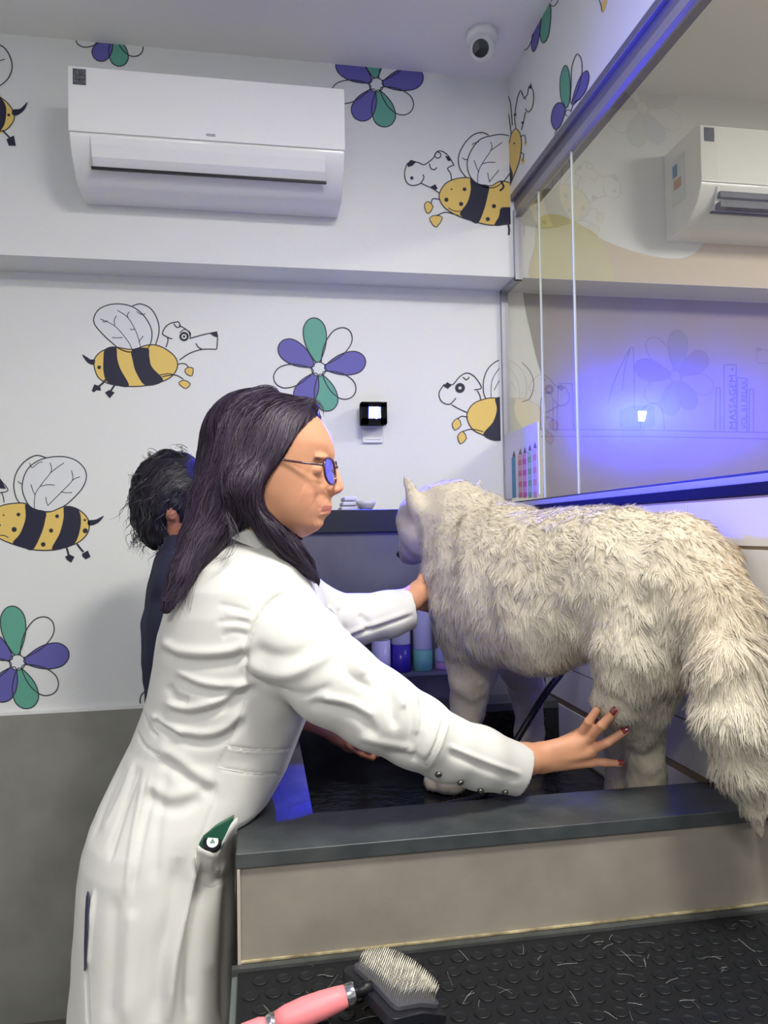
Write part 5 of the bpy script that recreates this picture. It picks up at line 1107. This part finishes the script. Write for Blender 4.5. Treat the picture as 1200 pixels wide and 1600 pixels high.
path = [np.array([c[k] for c in curls]) for k in range(11)]; nz = np.tile(np.array((0,-1,.2)), (len(curls),1))
ribbons('curls', path[0], nz, nz, .1, .0017, ch_, M_hair, np.tile(np.array(lin((26,21,34))[:3]), (len(curls),1))*(.5+.5*rr.random((len(curls),1))), path=path, seed=4, nmix=.5)
# ------------------------------------------------------------------ slicker brush
bz = TZ+.034
C0 = atZ(620,1528,TZ+.048); e0 = atZ(560,1484,TZ+.045); e1 = atZ(664,1580,TZ+.045); hend = atZ(432,1598,TZ+.026)
Lx = Vector(tuple(e1-e0)).normalized(); hd = Vector(tuple(hend-C0)); hd = (hd-Lx*hd.dot(Lx)*.0).normalized()
Wd = (hd-Lx*hd.dot(Lx)).normalized(); Nn = Lx.cross(Wd); Nn = Nn if Nn.z > 0 else -Nn
ang = math.radians(26); W2 = (Wd*math.cos(ang)+Nn*math.sin(ang)).normalized(); N2 = (Nn*math.cos(ang)-Wd*math.sin(ang)).normalized()
sb = thing('slicker_brush', 'slicker brush with pink handle and wire pins lying on the black rubber mat', 'brush', (C0[0],C0[1],TZ))
CC = Vector(tuple(C0))-N2*.004
HLn, HWd = .064, .046
def plate(s, t, h): return CC+Lx*(s*HLn)+W2*(-t*HWd)+N2*(h-.010*s*s*.6-.009*t*t)
def slab(name, hs, ht, h0, h1, m, rnd=.25, nx=20, ny=12):
    q = MB(); top = []; n = 40
    def rim(a): ca, sa = math.cos(a), math.sin(a); return hs*math.copysign(abs(ca)**rnd, ca), ht*math.copysign(abs(sa)**rnd, sa)
    vs = []; K = 8
    for lv, sc in ((h0,1),(h1,1)):
        for k in range(K+1):
            for j in range(n):
                s_, t_ = rim(2*math.pi*j/n); f = k/K; vs.append(plate(s_*f*sc, t_*f*sc, lv))
    o = (K+1)*n; fs = []
    for k in range(K):
        for j in range(n):
            j2 = (j+1)%n; a = k*n; b = (k+1)*n; fs.append((a+j,a+j2,b+j2,b+j)); fs.append((o+a+j,o+b+j,o+b+j2,o+a+j2))
    for j in range(n): fs.append((K*n+j,K*n+(j+1)%n,o+K*n+(j+1)%n,o+K*n+j))
    q.add(vs, fs); return q.build(name, m, sb, True, bevel=.0008)
slab('brush_back', 1, 1, -.012, .0, mat('brush_black',(26,27,34),.35))
slab('rubber_pad', .86, .80, .0, .006, mat('grey_pad',(70,70,76),.6))
pins = MB(); prng = random.Random(3)
for i in range(26):
    for j in range(14):
        s_ = -.82+1.64*(i+.5*(j%2))/26; t_ = -.76+1.52*j/13
        if abs(s_)**4/.82**4+abs(t_)**4/.8**4 > 1.05: continue
        a = plate(s_, t_, .006); b = a+N2*.009; c = b+N2*.008+W2*(-.0034)+Lx*prng.uniform(-.0006,.0006); pins.tube([a,b,c], 0.00034, None, 4)
o = pins.build('wire_pins', mat('steel_wire',(206,200,182),.3,metal=.85), sb); o['kind'] = 'stuff'
hs_ = CC+W2*HWd*.9-N2*.006; he = Vector(tuple(hend)); ax = (he-hs_).normalized(); Lh = (he-hs_).length
MB().lathe(hs_, [(.0085,-.004),(.0085,.006),(.0072,.010),(.0075,.018)], M_black, 24, ax).build('neck', None, sb, True)
MB().lathe(hs_+ax*.018, [(.0124,0),(.0129,.002),(.0129,.010),(.0124,.012)], M_chrome, 32, ax).build('ferrule', None, sb, True)
LL = Lh-.030
MB().lathe(hs_+ax*.030, [(.0125,0),(.0140,.01),(.0158,LL*.35),(.0166,LL*.6),(.0152,LL*.85),(.0126,LL)], mat('pink_soft_grip',(246,140,144),.45,sss=.05), 36, ax).build('grip', None, sb, True)
MB().lathe(hs_+ax*(.030+LL), [(.0128,0),(.0128,.008),(.0110,.012)], M_chrome, 32, ax).build('ferrule', None, sb, True)
MB().lathe(hs_+ax*(.042+LL), [(.0105,0),(.0128,.008),(.0128,.028),(.0100,.040),(.004,.044)], mat('pink_soft_grip_end',(246,140,144),.45), 32, ax).build('grip_end', None, sb, True)
